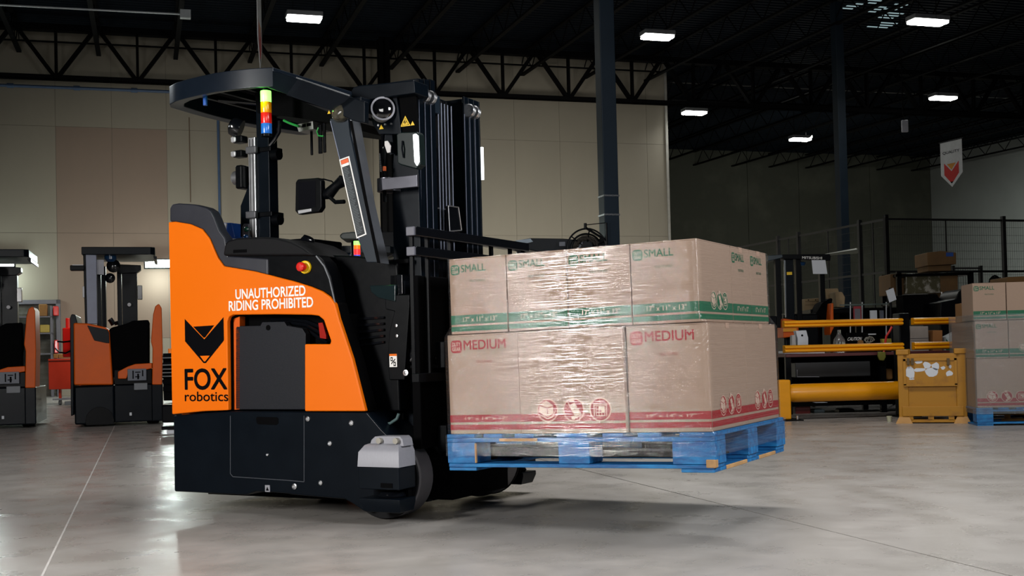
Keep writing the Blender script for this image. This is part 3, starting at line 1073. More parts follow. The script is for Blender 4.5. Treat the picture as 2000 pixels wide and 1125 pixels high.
# inner cowl between side panel and mast
cowl = sd([(520, 492), (700, 500), (778, 513), (786, 600), (778, 640), (784, 804), (716, 804), (690, 700), (655, 590), (640, 560), (560, 546), (446, 524)], .14)
T.part('front_cowl', MB().prism(cowl, 'y', .13, .90), BLACK, bevel=.010)
hb_ = sd([(725, 558), (776, 556), (776, 590), (742, 582), (728, 570)], .13)
T.part('glossy_inset', MB().prism(hb_, 'y', .115, .14), mat('glossy_grey_green', (.008, .016, .018, 1), .12, coat=.5), bevel=.004)
for k in range(5):
    q = sd([(676+k*3, 622+k*13), (752, 618+k*12), (752, 622+k*12), (678+k*3, 627+k*13)], .13)
    T.part('vent_slat', MB().prism(q, 'y', .118, .135), GLOSSB)

# deck plate of the operator space, far side
T.part('operator_floor', MB().box(rear+.07, -.65, .06, .97, .43, .47), MATTEK)
T.part('back_rest', MB().box(rear+.07, rear+.18, .1, .93, .47, 1.0), RUBBER, bevel=.02)

# ---- mast
zt_m = 2.035
mu0, mu1 = -.41, -.25
def rail(v0, v1, z0, z1, u0=mu0, u1=mu1):
    m = MB()
    m.box(u0, u1, v0, v0+.012, z0, z1)                  # web
    m.box(u1-.012, u1, v0, v1, z0, z1)                  # front flange
    m.box(u0, u0+.012, v0, v1, z0, z1)
    return m
n0 = .225
for k in range(3):
    v0 = n0+k*.052
    T.part('mast_rail', rail(v0, v0+.044, .06, zt_m+.008*k), NAVY, bevel=.003)
f0 = .795
for k in range(3):
    v0 = f0-k*.052
    T.part('mast_rail', rail(v0, v0-.044, .06, zt_m-.01), NAVY, bevel=.003)
# highlights along the rail edges, drawn as thin paler strips
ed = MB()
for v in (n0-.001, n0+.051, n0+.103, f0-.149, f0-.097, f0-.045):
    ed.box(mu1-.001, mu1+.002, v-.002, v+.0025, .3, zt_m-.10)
T.part('rail_edge_highlight', ed, mat('edge_highlight', (.16, .18, .24, 1), .35, .2))
# pulleys at the rail tops
for v in (n0+.048, n0+.10, f0-.05, f0-.10):
    T.part('chain_pulley', MB().lathe((mu1+.002, v-.012, zt_m-.075), (0, 1, 0), [(0, .030), (.004, .034), (.008, .026), (.016, .026), (.020, .034), (.024, .030)], 20), STEEL, smooth=True)
for z0, z1 in ((1.93, 2.03), (1.25, 1.33), (.55, .65), (.12, .25)):
    T.part('mast_cross_member', MB().box(-.42, -.39, n0+.02, f0-.02, z0, z1), NAVY, bevel=.004)
T.part('mast_top_beam', MB().box(-.36, -.30, .42, .50, zt_m-.12, zt_m-.03), STEELB, bevel=.004)
# hoses, chains and lift cylinder between the rails
for v, r, m in ((.42, .022, GLOSSB), (.47, .012, BLACK), (.50, .010, STEELD), (.53, .012, BLACK), (.56, .014, GLOSSB), (.595, .012, BLACK)):
    T.part('hose', MB().tube([(-.33, v, .3), (-.33, v+.003, 1.2), (-.33, v, zt_m-.04)], r, 8), m, smooth=True)
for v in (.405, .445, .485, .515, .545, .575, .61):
    T.part('hose_glint', MB().tube([(-.305, v, 1.2), (-.305, v+.002, zt_m-.06)], .0035, 6), mat('edge_highlight', 'ffffff'))  # glints on the hoses, drawn as thin pale lines
lk = MB()
for k in range(60):
    z = 1.22+k*.0125
    lk.box(-.312, -.300, .434 if k % 2 else .437, .452 if k % 2 else .449, z, z+.010)
T.part('lift_chain', lk, mat('chain_steel', (.10, .085, .05, 1), .35, .9), kind='stuff')
T.part('lift_cylinder', MB().cyl((-.36, .51, .1), (-.36, .51, 1.75), .045), GLOSSB, smooth=True)
# little control pod with teal markings low between the rails
pod = [TR.front(x, y, -.26) for x, y in ((873, 402), (893, 405), (899, 450), (876, 452))]
T.part('hose_guard_window', MB().prism(pod, 'x', -.27, -.255), GLOSSB, bevel=.003)
fr = MB()
for (y0, z0), (y1, z1) in zip(pod, pod[1:]+pod[:1]):
    fr.tube([(-.253, y0, z0), (-.253, y1, z1)], .003, 6)
T.part('hose_guard_frame', fr, ALU)
# near outer side plate
sp_ = sd([(766, 300), (816, 300), (822, 500), (824, 545), (775, 545), (769, 500)], .20)
T.part('mast_side_plate', MB().prism(sp_, 'y', .20, .222), NAVY, bevel=.003)
# top tie bracket, reaching back to the roof guard
tb = sd([(686, 176), (690, 170), (700, 167), (752, 162), (808, 156), (810, 182), (752, 190), (700, 199), (690, 204), (686, 198)], .10)
T.part('mast_tie', MB().prism(tb, 'y', .10, .225), NAVY, bevel=.006)
tb2 = sd([(690, 196), (812, 181), (812, 230), (770, 240), (735, 225), (733, 205)], .17)
T.part('mast_tie', MB().prism(tb2, 'y', .17, .20), NAVY, bevel=.003)
# round sensor bracket + sensor
lb = sd([(721, 215), (735, 192), (775, 188), (783, 262), (740, 262), (728, 244)], .14)
T.part('sensor_bracket', MB().prism(lb, 'y', .14, .165), NAVY, bevel=.003)
fp = sd([(778, 180), (812, 176), (816, 258), (786, 262)], .15)
T.part('sensor_backplate', MB().prism(fp, 'y', .15, .165), MATTEK, bevel=.003)
a, c2 = TR.side(745, 219, .14)
axv = (.85, -1, .10)
T.part('scanner_sensor', MB().lathe((a, .14, c2), axv, [(0, .050), (.052, .052), (.056, .056), (.062, .056)], 32), LGREY, smooth=True, label='silver round laser sensor')
cc = Vector((a, .14, c2))+Vector(axv).normalized()*.0622
T.part('sensor_lens', MB().lathe(cc, axv, [(0, .0475), (.003, .046), (.010, .034), (.013, .018), (.014, 0)], 28), mat('black_lens', (.004, .004, .005, 1), .04, coat=1), smooth=True)
for (x, y) in ((730, 206), (740, 245), (753, 243), (765, 242)):
    a2, z2 = TR.side(x, y, .139)
    T.part('bolt', MB().cyl((a2, .132, z2), (a2, .14, z2), .005, n=8), ALU)
# warning triangles
def tri_sign(x, y, s, v, glyph):
    a, z = TR.side(x, y, v)
    m = MB()
    m.prism([(a-s*.5, z-s*.42), (a+s*.5, z-s*.42), (a, z+s*.46)], 'y', v-.002, v, 0)
    if glyph:
        m.add([(a-s*.36, v-.0026, z-s*.34), (a+s*.36, v-.0026, z-s*.34), (a, v-.0026, z+s*.30)], [(0, 1, 2)], 1)
        m.add([(a-s*.30, v-.003, z-s*.31), (a+s*.30, v-.003, z-s*.31), (a, v-.003, z+s*.23)], [(0, 1, 2)], 0)
        for q in ([(-.05, .12), (.03, .10), (-.02, -.04), (.06, -.04), (-.03, -.25), (.0, -.10), (-.08, -.10)], [(.08, .02), (.14, 0), (.06, -.25), (.03, -.2)], [(-.16, -.02), (-.10, .02), (-.03, -.2), (-.07, -.25)]):
            m.add([(a+s*p[0], v-.0034, z+s*p[1]) for p in q], [tuple(range(len(q)))], 1)
    T.part('warning_triangle', m, [YEL, INK], label='yellow warning triangle sticker')
tri_sign(792, 237, .055, .149, True)
tri_sign(806, 241, .022, .149, False)
tri_sign(745, 248, .024, .138, False)
# work lights: near side (lit strip) and far side
lh = sd([(774, 262), (780, 258), (814, 257), (818, 262), (821, 322), (812, 330), (782, 322), (776, 318)], .14)
wl = T.part('work_light', MB().prism(lh, 'y', .14, .19), mat('dark_green_grey', (.006, .012, .012, 1), .35, spec=.3), bevel=.006)
T.part('light_lens', MB().prism(sd([(806, 263), (811, 261), (815, 265), (817, 316), (813, 323), (809, 316)], .13), 'y', .132, .142), mat('led_strip', (1, 1, 1, 1), .3, emit=(.92, 1, .98, 1), est=4), parent=wl)
T.part('light_handle', MB().tube([(TR.side(785, 275, .13)[0], .135, TR.side(785, 275, .13)[1]), (TR.side(784, 290, .12)[0], .125, TR.side(784, 290, .12)[1]), (TR.side(787, 308, .13)[0], .135, TR.side(787, 308, .13)[1])], .004, 6), GLOSSB, parent=wl)
q = [TR.front(x, y, -.30) for x, y in ((935, 292), (942, 296), (943, 348), (938, 355))]
wl2 = T.part('work_light', MB().box(-.31, -.255, f0+.002, f0+.024, q[3][1]-.01, q[0][1]+.01), BLACK, bevel=.006)
T.part('light_lens', MB().box(-.30, -.248, f0+.022, f0+.036, q[3][1], q[0][1]), mat('led_strip', 'ffffff'), parent=wl2)
# ring bracket with steel clamp
bz = TR.side(770, 358, .12)[1]
bx = TR.side(757, 358, .12)[0]
rg = MB()
arc = [(bx+.055*math.cos(t)-.02, .16+.055*math.sin(t)) for t in [math.radians(d) for d in range(0, 360, 15)]]
arc2 = [(bx+.041*math.cos(t)-.02, .16+.041*math.sin(t)) for t in [math.radians(d) for d in range(0, 360, 15)]]
n_ = len(arc)
vv = [(x, y, bz-.03) for x, y in arc]+[(x, y, bz+.03) for x, y in arc]+[(x, y, bz+.03) for x, y in arc2]+[(x, y, bz-.03) for x, y in arc2]
rg.add(vv, [(a_*n_+i, a_*n_+(i+1) % n_, b__*n_+(i+1) % n_, b__*n_+i) for i in range(n_) for a_, b__ in ((0, 1), (1, 2), (2, 3), (3, 0))])
T.part('hose_ring', rg, mat('dark_sheet_steel', (.08, .08, .095, 1), .3, .7), smooth=True)
T.part('hose_ring_arm', MB().box(bx-.02, TR.side(816, 350, .105)[0], .100, .118, bz-.030, bz+.026), mat('dark_sheet_steel', 'ffffff'), bevel=.003)
# hanging cable bundle and tag
for pts, r, m in (([(748, 262), (745, 300), (749, 330), (750, 345)], .006, GLOSSB), ([(754, 280), (752, 320), (751, 365), (752, 395)], .009, BLACK), ([(742, 300), (744, 335)], .005, STEEL)):
    pp = [TR.side(x, y, .16) for x, y in pts]
    T.part('cable', MB().tube([(p[0], .16, p[1]) for p in pp], r, 8), m, smooth=True)
pp = sd([(749, 325), (754, 325), (754, 334), (749, 334)], .15)
T.part('cable_tag', MB().prism(pp, 'y', .145, .152), mat('orange_tag', (.7, .12, .02, 1), .5))
pp = sd([(752, 276), (758, 275), (764, 285), (763, 298), (757, 299), (752, 284)], .14)
T.part('cable_tag', MB().prism(pp, 'y', .135, .142), mat('grey_tag', (.55, .53, .52, 1), .5), bevel=.002)
pp = sd([(741, 258), (765, 258), (770, 300), (762, 302), (748, 285)], .165)
T.part('cable_hanger', MB().prism(pp, 'y', .165, .175), NAVY)

# lower mast plates with sticker bracket, step and steel parts
br = sd([(752, 584), (756, 577), (800, 575), (800, 596), (797, 640), (790, 742), (760, 742), (757, 700), (760, 650), (770, 608), (753, 604)], .12)
T.part('mast_bracket', MB().prism(br, 'y', .12, .14), BLACK, bevel=.004)
for (x, y, r) in ((775, 636, .007), (776, 656, .007), (793, 728, .014)):
    a, z = TR.side(x, y, .12)
    T.part('bolt', MB().lathe((a, .12, z), (0, -1, 0), [(0, r), (.005, r), (.006, r*.5), (.003, r*.3), (.003, 0)], 14), ALU, smooth=True)
q0, q1 = TR.side(761, 717, .118), TR.side(775, 691, .118)
sk = MB().box(q0[0], q1[0], .1175, .12, q0[1], q1[1], 0).box(q0[0], q1[0], .1170, .1175, q1[1]-.010, q1[1], 1)
mx, mz = (q0[0]+q1[0])/2, (q0[1]+q1[1])/2-.004
for (dx, dz, sx, sz) in ((-.008, .010, .006, .009), (.008, -.012, .006, .010)):
    sk.add([(mx+dx-sx, .1165, mz+dz-sz), (mx+dx+sx, .1165, mz+dz-sz), (mx+dx+sx, .1165, mz+dz+sz), (mx+dx-sx, .1165, mz+dz+sz)], [(0, 1, 2, 3)], 2)
    sk.add([(mx+dx-sx*.4, .1160, mz+dz-sz*.5), (mx+dx+sx*.4, .1160, mz+dz-sz*.5), (mx+dx+sx*.4, .1160, mz+dz+sz*.5), (mx+dx-sx*.4, .1160, mz+dz+sz*.5)], [(0, 1, 2, 3)], 0)
sk.add([(mx-.012, .1165, mz-.010), (mx+.010, .1165, mz+.012), (mx+.013, .1165, mz+.009), (mx-.009, .1165, mz-.013)], [(0, 1, 2, 3)], 2)
T.part('hand_crush_sticker', sk, [WHITE, ORANGE, INK], label='white sticker with orange top and black hand-crush symbol')
T.part('latch', MB().box(-.37, -.30, .13, .20, TR.side(790, 575, .13)[1], TR.side(790, 535, .13)[1]), GLOSSB, bevel=.004)
cz0, cz1 = TR.side(785, 545, .2)[1], TR.side(785, 512, .2)[1]
T.part('latch', MB().box(-.39, -.28, .15, .21, cz1-.01, cz1+.01), STEELD, bevel=.003)
a, z = TR.side(797, 705, .17)
T.part('tilt_cylinder', MB().rings([(a-.02, .18, z), (a, .18, z), (a+.03, .19, z+.03), (a+.09, .20, z+.035), (a+.14, .22, z+.01)], [.015, .035, .05, .045, .03], 16), GLOSSB, smooth=True)
T.part('bracket_foot', MB().box(a-.03, a+.17, .15, .20, z-.035, z-.02), STEELD, bevel=.003)
hs = [TR.side(x, y, .06) for x, y in ((738, 830), (762, 827), (775, 818), (779, 808))]
T.part('hydraulic_hose', MB().tube([(p[0], .06, p[1]) for p in hs], .007, 8), mat('grey_green_hose', (.08, .13, .13, 1), .3), smooth=True)
T.part('mast_base', MB().box(-.43, -.12, .24, .78, .07, .62), MATTEK, bevel=.01)
lw_ = sd([(765, 742), (772, 742), (775, 800), (790, 806), (790, 840), (770, 838), (758, 800)], .2)
T.part('mast_base', MB().prism(lw_, 'y', .19, .24), BLACK, bevel=.004)

# carriage, load backrest and forks
T.part('fork_carriage', MB().box(-.15, -.10, .16, .86, .30, .42).box(-.15, -.10, .16, .86, .68, .80).box(-.24, -.15, .30, .36, .28, .82).box(-.24, -.15, .66, .72, .28, .82), BLACK, bevel=.004)
zA, zB = TR.side(810, 451, -.04)[1], TR.side(812, 490, -.04)[1]
brt = []
for z in (zA, zB):
    m = MB().box(-.165, -.115, -.035, 1.06, z-.022, z+.022)
    T.part('backrest_bar', m, GLOSSB, bevel=.006)
    T.part('bar_end_cap', MB().box(-.162, -.118, -.048, -.034, z-.020, z+.020), mat('grey_end_cap', (.10, .10, .125, 1), .5), bevel=.004)
for v in (-.028, .10, .30, .70, .90, 1.045):
    T.part('backrest_post', MB().box(-.160, -.140, v, v+.016, .62, zA), BLACK, bevel=.003)
T.part('backrest_bar', MB().box(-.165, -.12, .15, 1.06, (zA+zB)/2-.02-.05, (zA+zB)/2+.02-.05), BLACK, bevel=.004)
T.part('backrest_bar', MB().box(-.16, -.12, -.03, 1.05, .62, .66), BLACK, bevel=.004)
for v0 in (.27, .63):
    fk = MB().prism([(-.10, .80), (-.10, .300), (-.06, .268), (1.05, .287), (1.15, .297), (1.15, .307), (-.04, .322), (-.055, .34), (-.055, .80)], 'y', v0, v0+.12)
    T.part('fork', fk, NAVY, bevel=.004)
for (v, z) in ((.30, 1.04), (.34, 1.04), (.30, 1.0), (.34, 1.0)):
    T.part('bolt', MB().cyl((-.15, v, z), (-.142, v, z), .006, n=8), ALU)
T.part('carriage_plate', MB().box(-.21, -.165, .05, .97, .32, 1.10), MATTEK, bevel=.006)

# ---- wheels, covers and safety scanners at both front corners
def front_corner(side):
    vo = 0 if side < 0 else 1.03
    sg = -1 if side < 0 else 1
    wc = TR.side(757, 931, .06)
    cx, cz = wc[0], .193
    V_ = lambda d: vo - sg*d          # d measured inwards from the outer plane
    wh = MB().lathe((cx, V_(.10), cz), (0, 1, 0), [(-.06, .06), (-.06, .175), (-.05, .188), (.05, .188), (.06, .175), (.06, .06)], 40)
    w_ = T.part('wheel', wh, WHEELG, smooth=True)
    dk = MB().lathe((cx, V_(.035), cz), (0, sg, 0), [(0, .02), (0, .186), (.006, .190), (.012, .186), (.014, .02), (.014, 0)], 48)
    T.part('wheel_disc', dk, RUBBER, parent=w_, smooth=True)
    # scanner housing plan, from its front view
    a0 = TR.side(692, 930, -.17)[0]
    a1 = TR.side(772, 930, -.17)[0]
    a2 = TR.side(797, 930, -.06)[0]
    d0 = .14
    plan = [(a0, V_(-d0)), (a1, V_(-d0)), (a2, V_(-.03)), (a2, V_(.0)), (a0, V_(.0))]
    def shr(pl_, k):
        mx = sum(p[0] for p in pl_)/len(pl_)
        return [(mx+(p[0]-mx)*k, p[1] if abs(p[1]-V_(0)) < 1e-6 else V_(0)+(p[1]-V_(0))*k) for p in pl_]
    zz = lambda y: TR.side(735, y, -.17)[1]
    h1, h2, h3, h4 = zz(988), zz(972), zz(916), zz(860)
    hbd = MB()
    hbd.loft([[(x, y, zz(1004)) for x, y in shr(plan, .86)], [(x, y, zz(985)) for x, y in plan], [(x, y, zz(976)) for x, y in plan]])
    sc = T.part('safety_scanner', hbd, NAVY, bevel=.004)
    T.part('scanner_dome', MB().lathe(((a0+a1)/2+.02, V_(-.065), zz(978)), (0, 0, 1), [(0, .055), (.012, .062), (.03, .050), (.034, .0)], 24), GLOSSB, parent=sc, smooth=True)
    body = MB().loft([[(x, y, zz(958)) for x, y in plan], [(x, y, zz(914)) for x, y in plan]])
    T.part('scanner_body', body, NAVY, parent=sc, bevel=.005)
    T.part('scanner_body', MB().box(a0+.004, a2-.02, V_(-.03), V_(0), zz(985), zz(950)) if sg < 0 else MB().box(a0+.004, a2-.02, V_(0), V_(-.03), zz(985), zz(950)), MATTEK, parent=sc)
    top = MB().loft([[(x, y, zz(914)) for x, y in shr(plan, 1.02)], [(x, y, zz(885)) for x, y in shr(plan, .99)], [(x, y, zz(872)) for x, y in shr(plan, .84)], [(x, y, zz(869)) for x, y in shr(plan, .72)]])
    T.part('scanner_hood', top, LGREY, parent=sc, bevel=.006, label='light grey printed hood')
    # mounting tab with two round bolts
    tp = [(a0+.035, zz(874)), (a1+.0, zz(874)), (a1-.006, zz(860)), (a1-.020, zz(854)), (a0+.065, zz(855)), (a0+.045, zz(862))]
    v0, v1 = sorted((V_(-.10), V_(-.02)))
    T.part('scanner_mount', MB().prism(tp, 'y', v0, v1), LGREY, parent=sc, bevel=.003)
    for bx_ in (a0+.115, a1-.012):
        T.part('bolt', MB().cyl((bx_-.02, V_(-.10), zz(863)), (bx_-.02, V_(-.118), zz(863)), .013, n=16), mat('dull_bolt', (.30, .28, .24, 1), .4, .4), parent=sc)
    return cx
front_corner(-1)
front_corner(1)
# slot on the near scanner
s0 = TR.side(736, 945, -.171)
s1 = TR.side(759, 955, -.171)
T.part('scanner_slot', MB().box(s0[0], s1[0], -.143, -.139, s1[1], s0[1]), MATTEK)
# drive wheel under the rear
T.part('wheel', MB().lathe((rear+.45, .60, .12), (0, 1, 0), [(0, .04), (0, .11), (.01, .12), (.11, .12), (.12, .11), (.12, .04)], 30), RUBBER, smooth=True)
# ---- roof guard
gz0, gz1 = 2.035, 2.122
def gplan(off=0):
    pts = []
    u0, u1, v0, v1 = -1.585+off, -.90-off, -.03+off, 1.05-off
    # rear edge bows out, rounded corners
    n = 12
    for (uu, vv) in ((-.90, -.03), (-1.0, -.068), (-1.1, -.088), (-1.2, -.095), (-1.3, -.085), (-1.4, -.07), (-1.5, -.045), (-1.58, -.005), (-1.63, .05)):
        pts.append((uu+(off if uu < -1.3 else 0)-(off if uu > -.95 else 0), vv+off))
    for k in range(1, n):
        t = k/n
        pts.append((u0-.04*(1-t)-.06*math.sin(math.pi*t), v0+.05+(v1-v0-.1)*t))
    for k in range(5):
        a = math.radians(180-k*22.5)
        pts.append((u0+.05+.05*math.cos(a), v1-.05+.05*math.sin(a)))
    pts.append((u1, v1))
    return pts
go, gi = gplan(0), gplan(.05)
rim = MB()
n = len(go)
vs = [(x, y, gz0-.006 if i not in (0,) else gz0-.006) for i, (x, y) in enumerate(go)]+[(x, y, gz1) for x, y in go]+[(x, y, gz1) for x, y in gi]+[(x, y, gz0) for x, y in gi]
fs = []
for i in range(n):
    j_ = (i+1) % n
    for a, b_ in ((0, 1), (1, 2), (2, 3), (3, 0)):
        fs.append((a*n+i, a*n+j_, b_*n+j_, b_*n+i))
rim.add(vs, fs)
rg_ = T.part('roof_guard', rim, mat('roof_guard_coat', (.006, .010, .017, 1), .3, spec=.3), bevel=.004)
T.part('roof_panel', MB().prism(gi, 'z', gz1-.012, gz1-.006), MATTEK, parent=rg_)
for u in (-1.45, -1.30, -1.15, -1.0):
    T.part('roof_bar', MB().box(u-.012, u+.012, .0, 1.03, gz0+.03, gz0+.06), BLACK, parent=rg_, bevel=.004)
T.part('roof_hose', MB().tube([(-1.4, .15, gz0+.02), (-1.2, .3, gz0), (-1.0, .35, gz0+.01)], .010, 8), GLOSSB, parent=rg_, smooth=True)
a = TR.level(401, 200, gz0-.02)
T.part('blue_connector', MB().cyl((a[0], a[1], gz0-.035), (a[0], a[1], gz0+.02), .011, n=10), mat('blue_plastic', (.02, .10, .45, 1), .35), parent=rg_)
# sloping front member with clear panel
def slope(v0, v1):
    p = sd([(524, 136), (545, 141), (686, 190), (712, 198), (712, 240), (690, 236), (640, 212), (575, 190), (513, 168)], VS)
    return MB().prism(p, 'y', v0, v1)
T.part('roof_slope_rail', slope(VS, VS+.035), NAVY, bevel=.004)
T.part('roof_slope_rail', slope(1.0, 1.04), NAVY, bevel=.004)
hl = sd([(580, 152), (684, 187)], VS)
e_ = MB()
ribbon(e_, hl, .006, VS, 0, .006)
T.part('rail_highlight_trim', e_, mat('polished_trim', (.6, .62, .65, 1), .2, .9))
cp = sd([(583, 154), (684, 190), (672, 200), (648, 216), (560, 186)], VS-.03)
clear = mat('clear_panel', (.012, .014, .018, 1), .08, alpha=.4)
T.part('clear_side_panel', MB().prism(cp, 'y', VS-.034, VS-.03), clear)
T.part('roof_cross_bar', MB().box(-.48, -.42, 0, 1.0, 1.86, 1.93), NAVY, bevel=.006)
T.part('roof_cross_bar', MB().box(-.92, -.88, 0, 1.0, 2.03, 2.10), NAVY, bevel=.006)
us = sd([(513, 169), (575, 190), (690, 236), (665, 245), (600, 235), (520, 225)], VS+.3)
T.part('roof_underside', MB().prism(us, 'y', .2, .95), MATTEK)

# ---- leaning front posts with the instruction label
pA = sd([(646, 236), (683, 236), (700, 330), (736, 480), (745, 506), (722, 512), (712, 500), (690, 440)], VS+.02)
pA = sd([(644, 232), (680, 232), (683, 262), (712, 395), (737, 512), (716, 512), (700, 470), (672, 355)], .0)
T.part('front_post', MB().prism(pA, 'y', .0, .012), STEELB, bevel=.002)
pB = sd([(676, 232), (683, 232), (712, 395), (740, 514), (733, 514), (704, 395)], .0)
T.part('front_post', MB().prism(pB, 'y', .012, .085), mat('grey_post_face', (.16, .17, .19, 1), .33, .5), bevel=.002)
T.part('front_post', MB().prism(pA, 'y', .95, 1.0), STEELB, bevel=.002)
T.part('post_gap', MB().prism(sd([(683, 236), (688, 236), (718, 395), (743, 514), (737, 514), (712, 395)], -.0005), 'y', -.002, 0), MATTEK)
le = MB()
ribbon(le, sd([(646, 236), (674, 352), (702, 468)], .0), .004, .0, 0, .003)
T.part('post_edge', le, mat('edge_highlight', 'ffffff'))
q = sd([(663, 312), (682, 305), (716, 458), (697, 466)], -.002)
lbm = MB().prism(q, 'y', -.004, -.001, 0)
def bil(Q, s, t):
    a, b_, c_, d_ = Q   # tl, tr, br, bl
    x = (a[0]*(1-s)+b_[0]*s)*(1-t)+(d_[0]*(1-s)+c_[0]*s)*t
    z = (a[1]*(1-s)+b_[1]*s)*(1-t)+(d_[1]*(1-s)+c_[1]*s)*t
    return (x, z)
def sub(Q, s0, s1, t0, t1, v, m):
    pts = [bil(Q, s0, t0), bil(Q, s1, t0), bil(Q, s1, t1), bil(Q, s0, t1)]
    lbm.add([(x, v, z) for x, z in pts], [(0, 1, 2, 3)], m)
sub(q, .10, .90, .015, .985, -.0045, 1)
sub(q, .13, .87, .02, .07, -.0050, 2)
sub(q, .13, .87, .072, .105, -.0050, 0)
rr = random.Random(3)
for k in range(44):
    t = .12+k*.0192
    sub(q, .16, .16+rr.uniform(.35, .66), t, t+.006, -.0050, 3)
T.part('instruction_label', lbm, [WHITE, mat('label_black', (.012, .016, .020, 1), .3), mat('label_orange', (.75, .10, .01, 1), .5), mat('label_text', (.10, .12, .13, 1), .5)], label='long black instruction label with orange heading')
# small round sensor at the post top
a, z = TR.side(655, 221, -.03)
T.part('scanner_sensor', MB().lathe((a-.01, .02, z), (.85, -1, .05), [(0, .04), (.03, .042), (.055, .040), (.07, .030), (.076, 0)], 28), mat('dark_lens_gold', (.03, .028, .022, 1), .08, coat=1, col2=(.10, .09, .06, 1)), smooth=True, label='dark round sensor')
tri_sign(643, 219, .018, -.035, False)

# ---- rear sensor pole
PV = .22
x0_, x1_ = TR.side(503, 400, PV)[0], TR.side(527, 400, PV)[0]
zt0 = TR.side(510, 466, PV)[1]
T.part('sensor_pole', MB().box(x0_, x1_, PV, PV+.07, zt0-.1, 2.06), NAVY, bevel=.004)
xa, xb = TR.side(487, 400, PV-.01)[0], TR.side(500, 400, PV-.01)[0]
al = MB().box(xa, xb, PV-.012, PV+.03, zt0-.05, 1.86)
T.part('aluminium_profile', al, ALU, bevel=.003)
T.part('profile_groove', MB().box(xa+.010, xa+.013, PV-.0135, PV-.011, zt0-.03, 1.85).box(xb-.013, xb-.010, PV-.0135, PV-.011, zt0-.03, 1.85), MATTEK)
for y in (292, 419):
    z = TR.side(495, y, PV-.03)[1]
    T.part('pole_clamp', MB().box(TR.side(480, y, PV-.03)[0], TR.side(500, y, PV-.03)[0], PV-.035, PV-.013, z-.018, z+.018), mat('dull_grey_clamp', (.10, .10, .11, 1), .4, .3), bevel=.006)
    T.part('pole_clamp_band', MB().box(x0_-.003, x1_+.016, PV-.006, PV+.09, z-.012, z+.012), BLACK, bevel=.004)
    T.part('clamp_knob', MB().cyl((x1_+.01, PV+.02, z-.03), (x1_+.05, PV+.02, z-.03), .028, n=12), BLACK, smooth=True)
pp = sd([(470, 463), (470, 402), (487, 358), (488, 463)], PV-.005)
T.part('button_plate', MB().prism(pp, 'y', PV-.006, PV), NAVY, bevel=.002)
pp = sd([(474, 443), (477, 437), (487, 437), (487, 466), (474, 466)], PV-.012)
T.part('button_panel', MB().prism(pp, 'y', PV-.016, PV-.006), mat('grey_end_cap', 'ffffff'), bevel=.003)
for (x, y, m) in ((481, 448, mat('green_button', (.03, .14, .10, 1), .15, coat=1)), (480, 463, mat('blue_button', (.02, .12, .42, 1), .2, coat=1))):
    a, z = TR.side(x, y, PV-.02)
    T.part('push_button', MB().lathe((a, PV-.016, z), (0, -1, 0), [(0, .013), (.008, .013), (.012, .009), (.013, 0)], 16), m, smooth=True)
# rear facing sensors on the pole
a, z = TR.side(482, 347, PV)
T.part('sensor_mount', MB().box(a-.035, a+.01, PV-.05, PV+.04, z-.06, z+.06), BLACK, bevel=.01)
T.part('scanner_sensor', MB().lathe((a-.03, PV-.01, z), (-1, 0, .05), [(0, .034), (.035, .036), (.042, .030), (.055, .012), (.057, 0)], 28), mat('ribbed_grey', (.20, .20, .21, 1), .35, .6), smooth=True, label='ribbed grey round sensor')
a, z = TR.side(462, 250, PV)
T.part('scanner_sensor', MB().lathe((a+.03, PV, z-.01), (-.7, -.4, .35), [(0, .048), (.03, .052), (.05, .046), (.062, .025), (.064, 0)], 28), GLOSSB, smooth=True, label='black dome sensor')
for y in (274, 302):
    a, z = TR.side(466, y, PV)
    cb = T.part('camera', MB().box(a-.015, a+.045, PV-.03, PV+.02, z-.018, z+.018), BLACK, bevel=.006)
    T.part('camera_housing', MB().box(a-.025, a+.008, PV-.035, PV+.0, z-.015, z+.015), mat('camera_silver', (.42, .42, .44, 1), .35, .4), parent=cb, bevel=.008)
hs = [TR.side(x, y, PV) for x, y in ((546, 236), (545, 258), (537, 272), (527, 284))]
T.part('cable', MB().tube([(p[0], PV, p[1]) for p in hs], .010, 8), GLOSSB, smooth=True)

# ---- stack light
sv = .0
cx, zt1 = TR.side(519, 178, sv)
zs = [TR.side(519, y, sv)[1] for y in (178, 200, 221, 242, 262, 267)]
r = .026
STK = T.part('signal_tower', MB().cyl((cx, sv, zs[4]), (cx, sv, zs[5]), r, n=24), BLACK, smooth=True)
for k, (nm, c1, em, es_) in enumerate((('green', (.25, .9, .2, 1), (.25, 1, .12, 1), 3.0), ('amber', (.95, .36, .0, 1), (1, .30, 0, 1), .16), ('red', (.75, .015, .01, 1), (1, .01, .005, 1), .08), ('blue', (.02, .17, .65, 1), (.02, .2, .8, 1), .05))):
    m = mat('lens_'+nm, c1, .22, emit=em, est=es_, coat=.5)
    T.part('lamp_segment', MB().lathe((cx, sv, zs[k+1]), (0, 0, 1), [(0, r*.96), (.004, r), (zs[k]-zs[k+1]-.004, r), (zs[k]-zs[k+1], r*.96)], 28), m, parent=STK, smooth=True, label=nm+' lamp segment')
T.part('tower_cap', MB().cyl((cx, sv, zs[0]), (cx, sv, zs[0]+.02), r*.9, n=24), BLACK, parent=STK, smooth=True)
T.part('tower_mount', MB().box(cx-.015, cx+.015, sv-.01, sv+.05, zs[0]+.015, gz0+.01), BLACK, parent=STK)
lamp('signal_glow', 'POINT', TR.world((cx, sv-.06, (zs[0]+zs[1])/2)), (0, 0, 0), 0.5, .02, color=(.2, 1, .15))

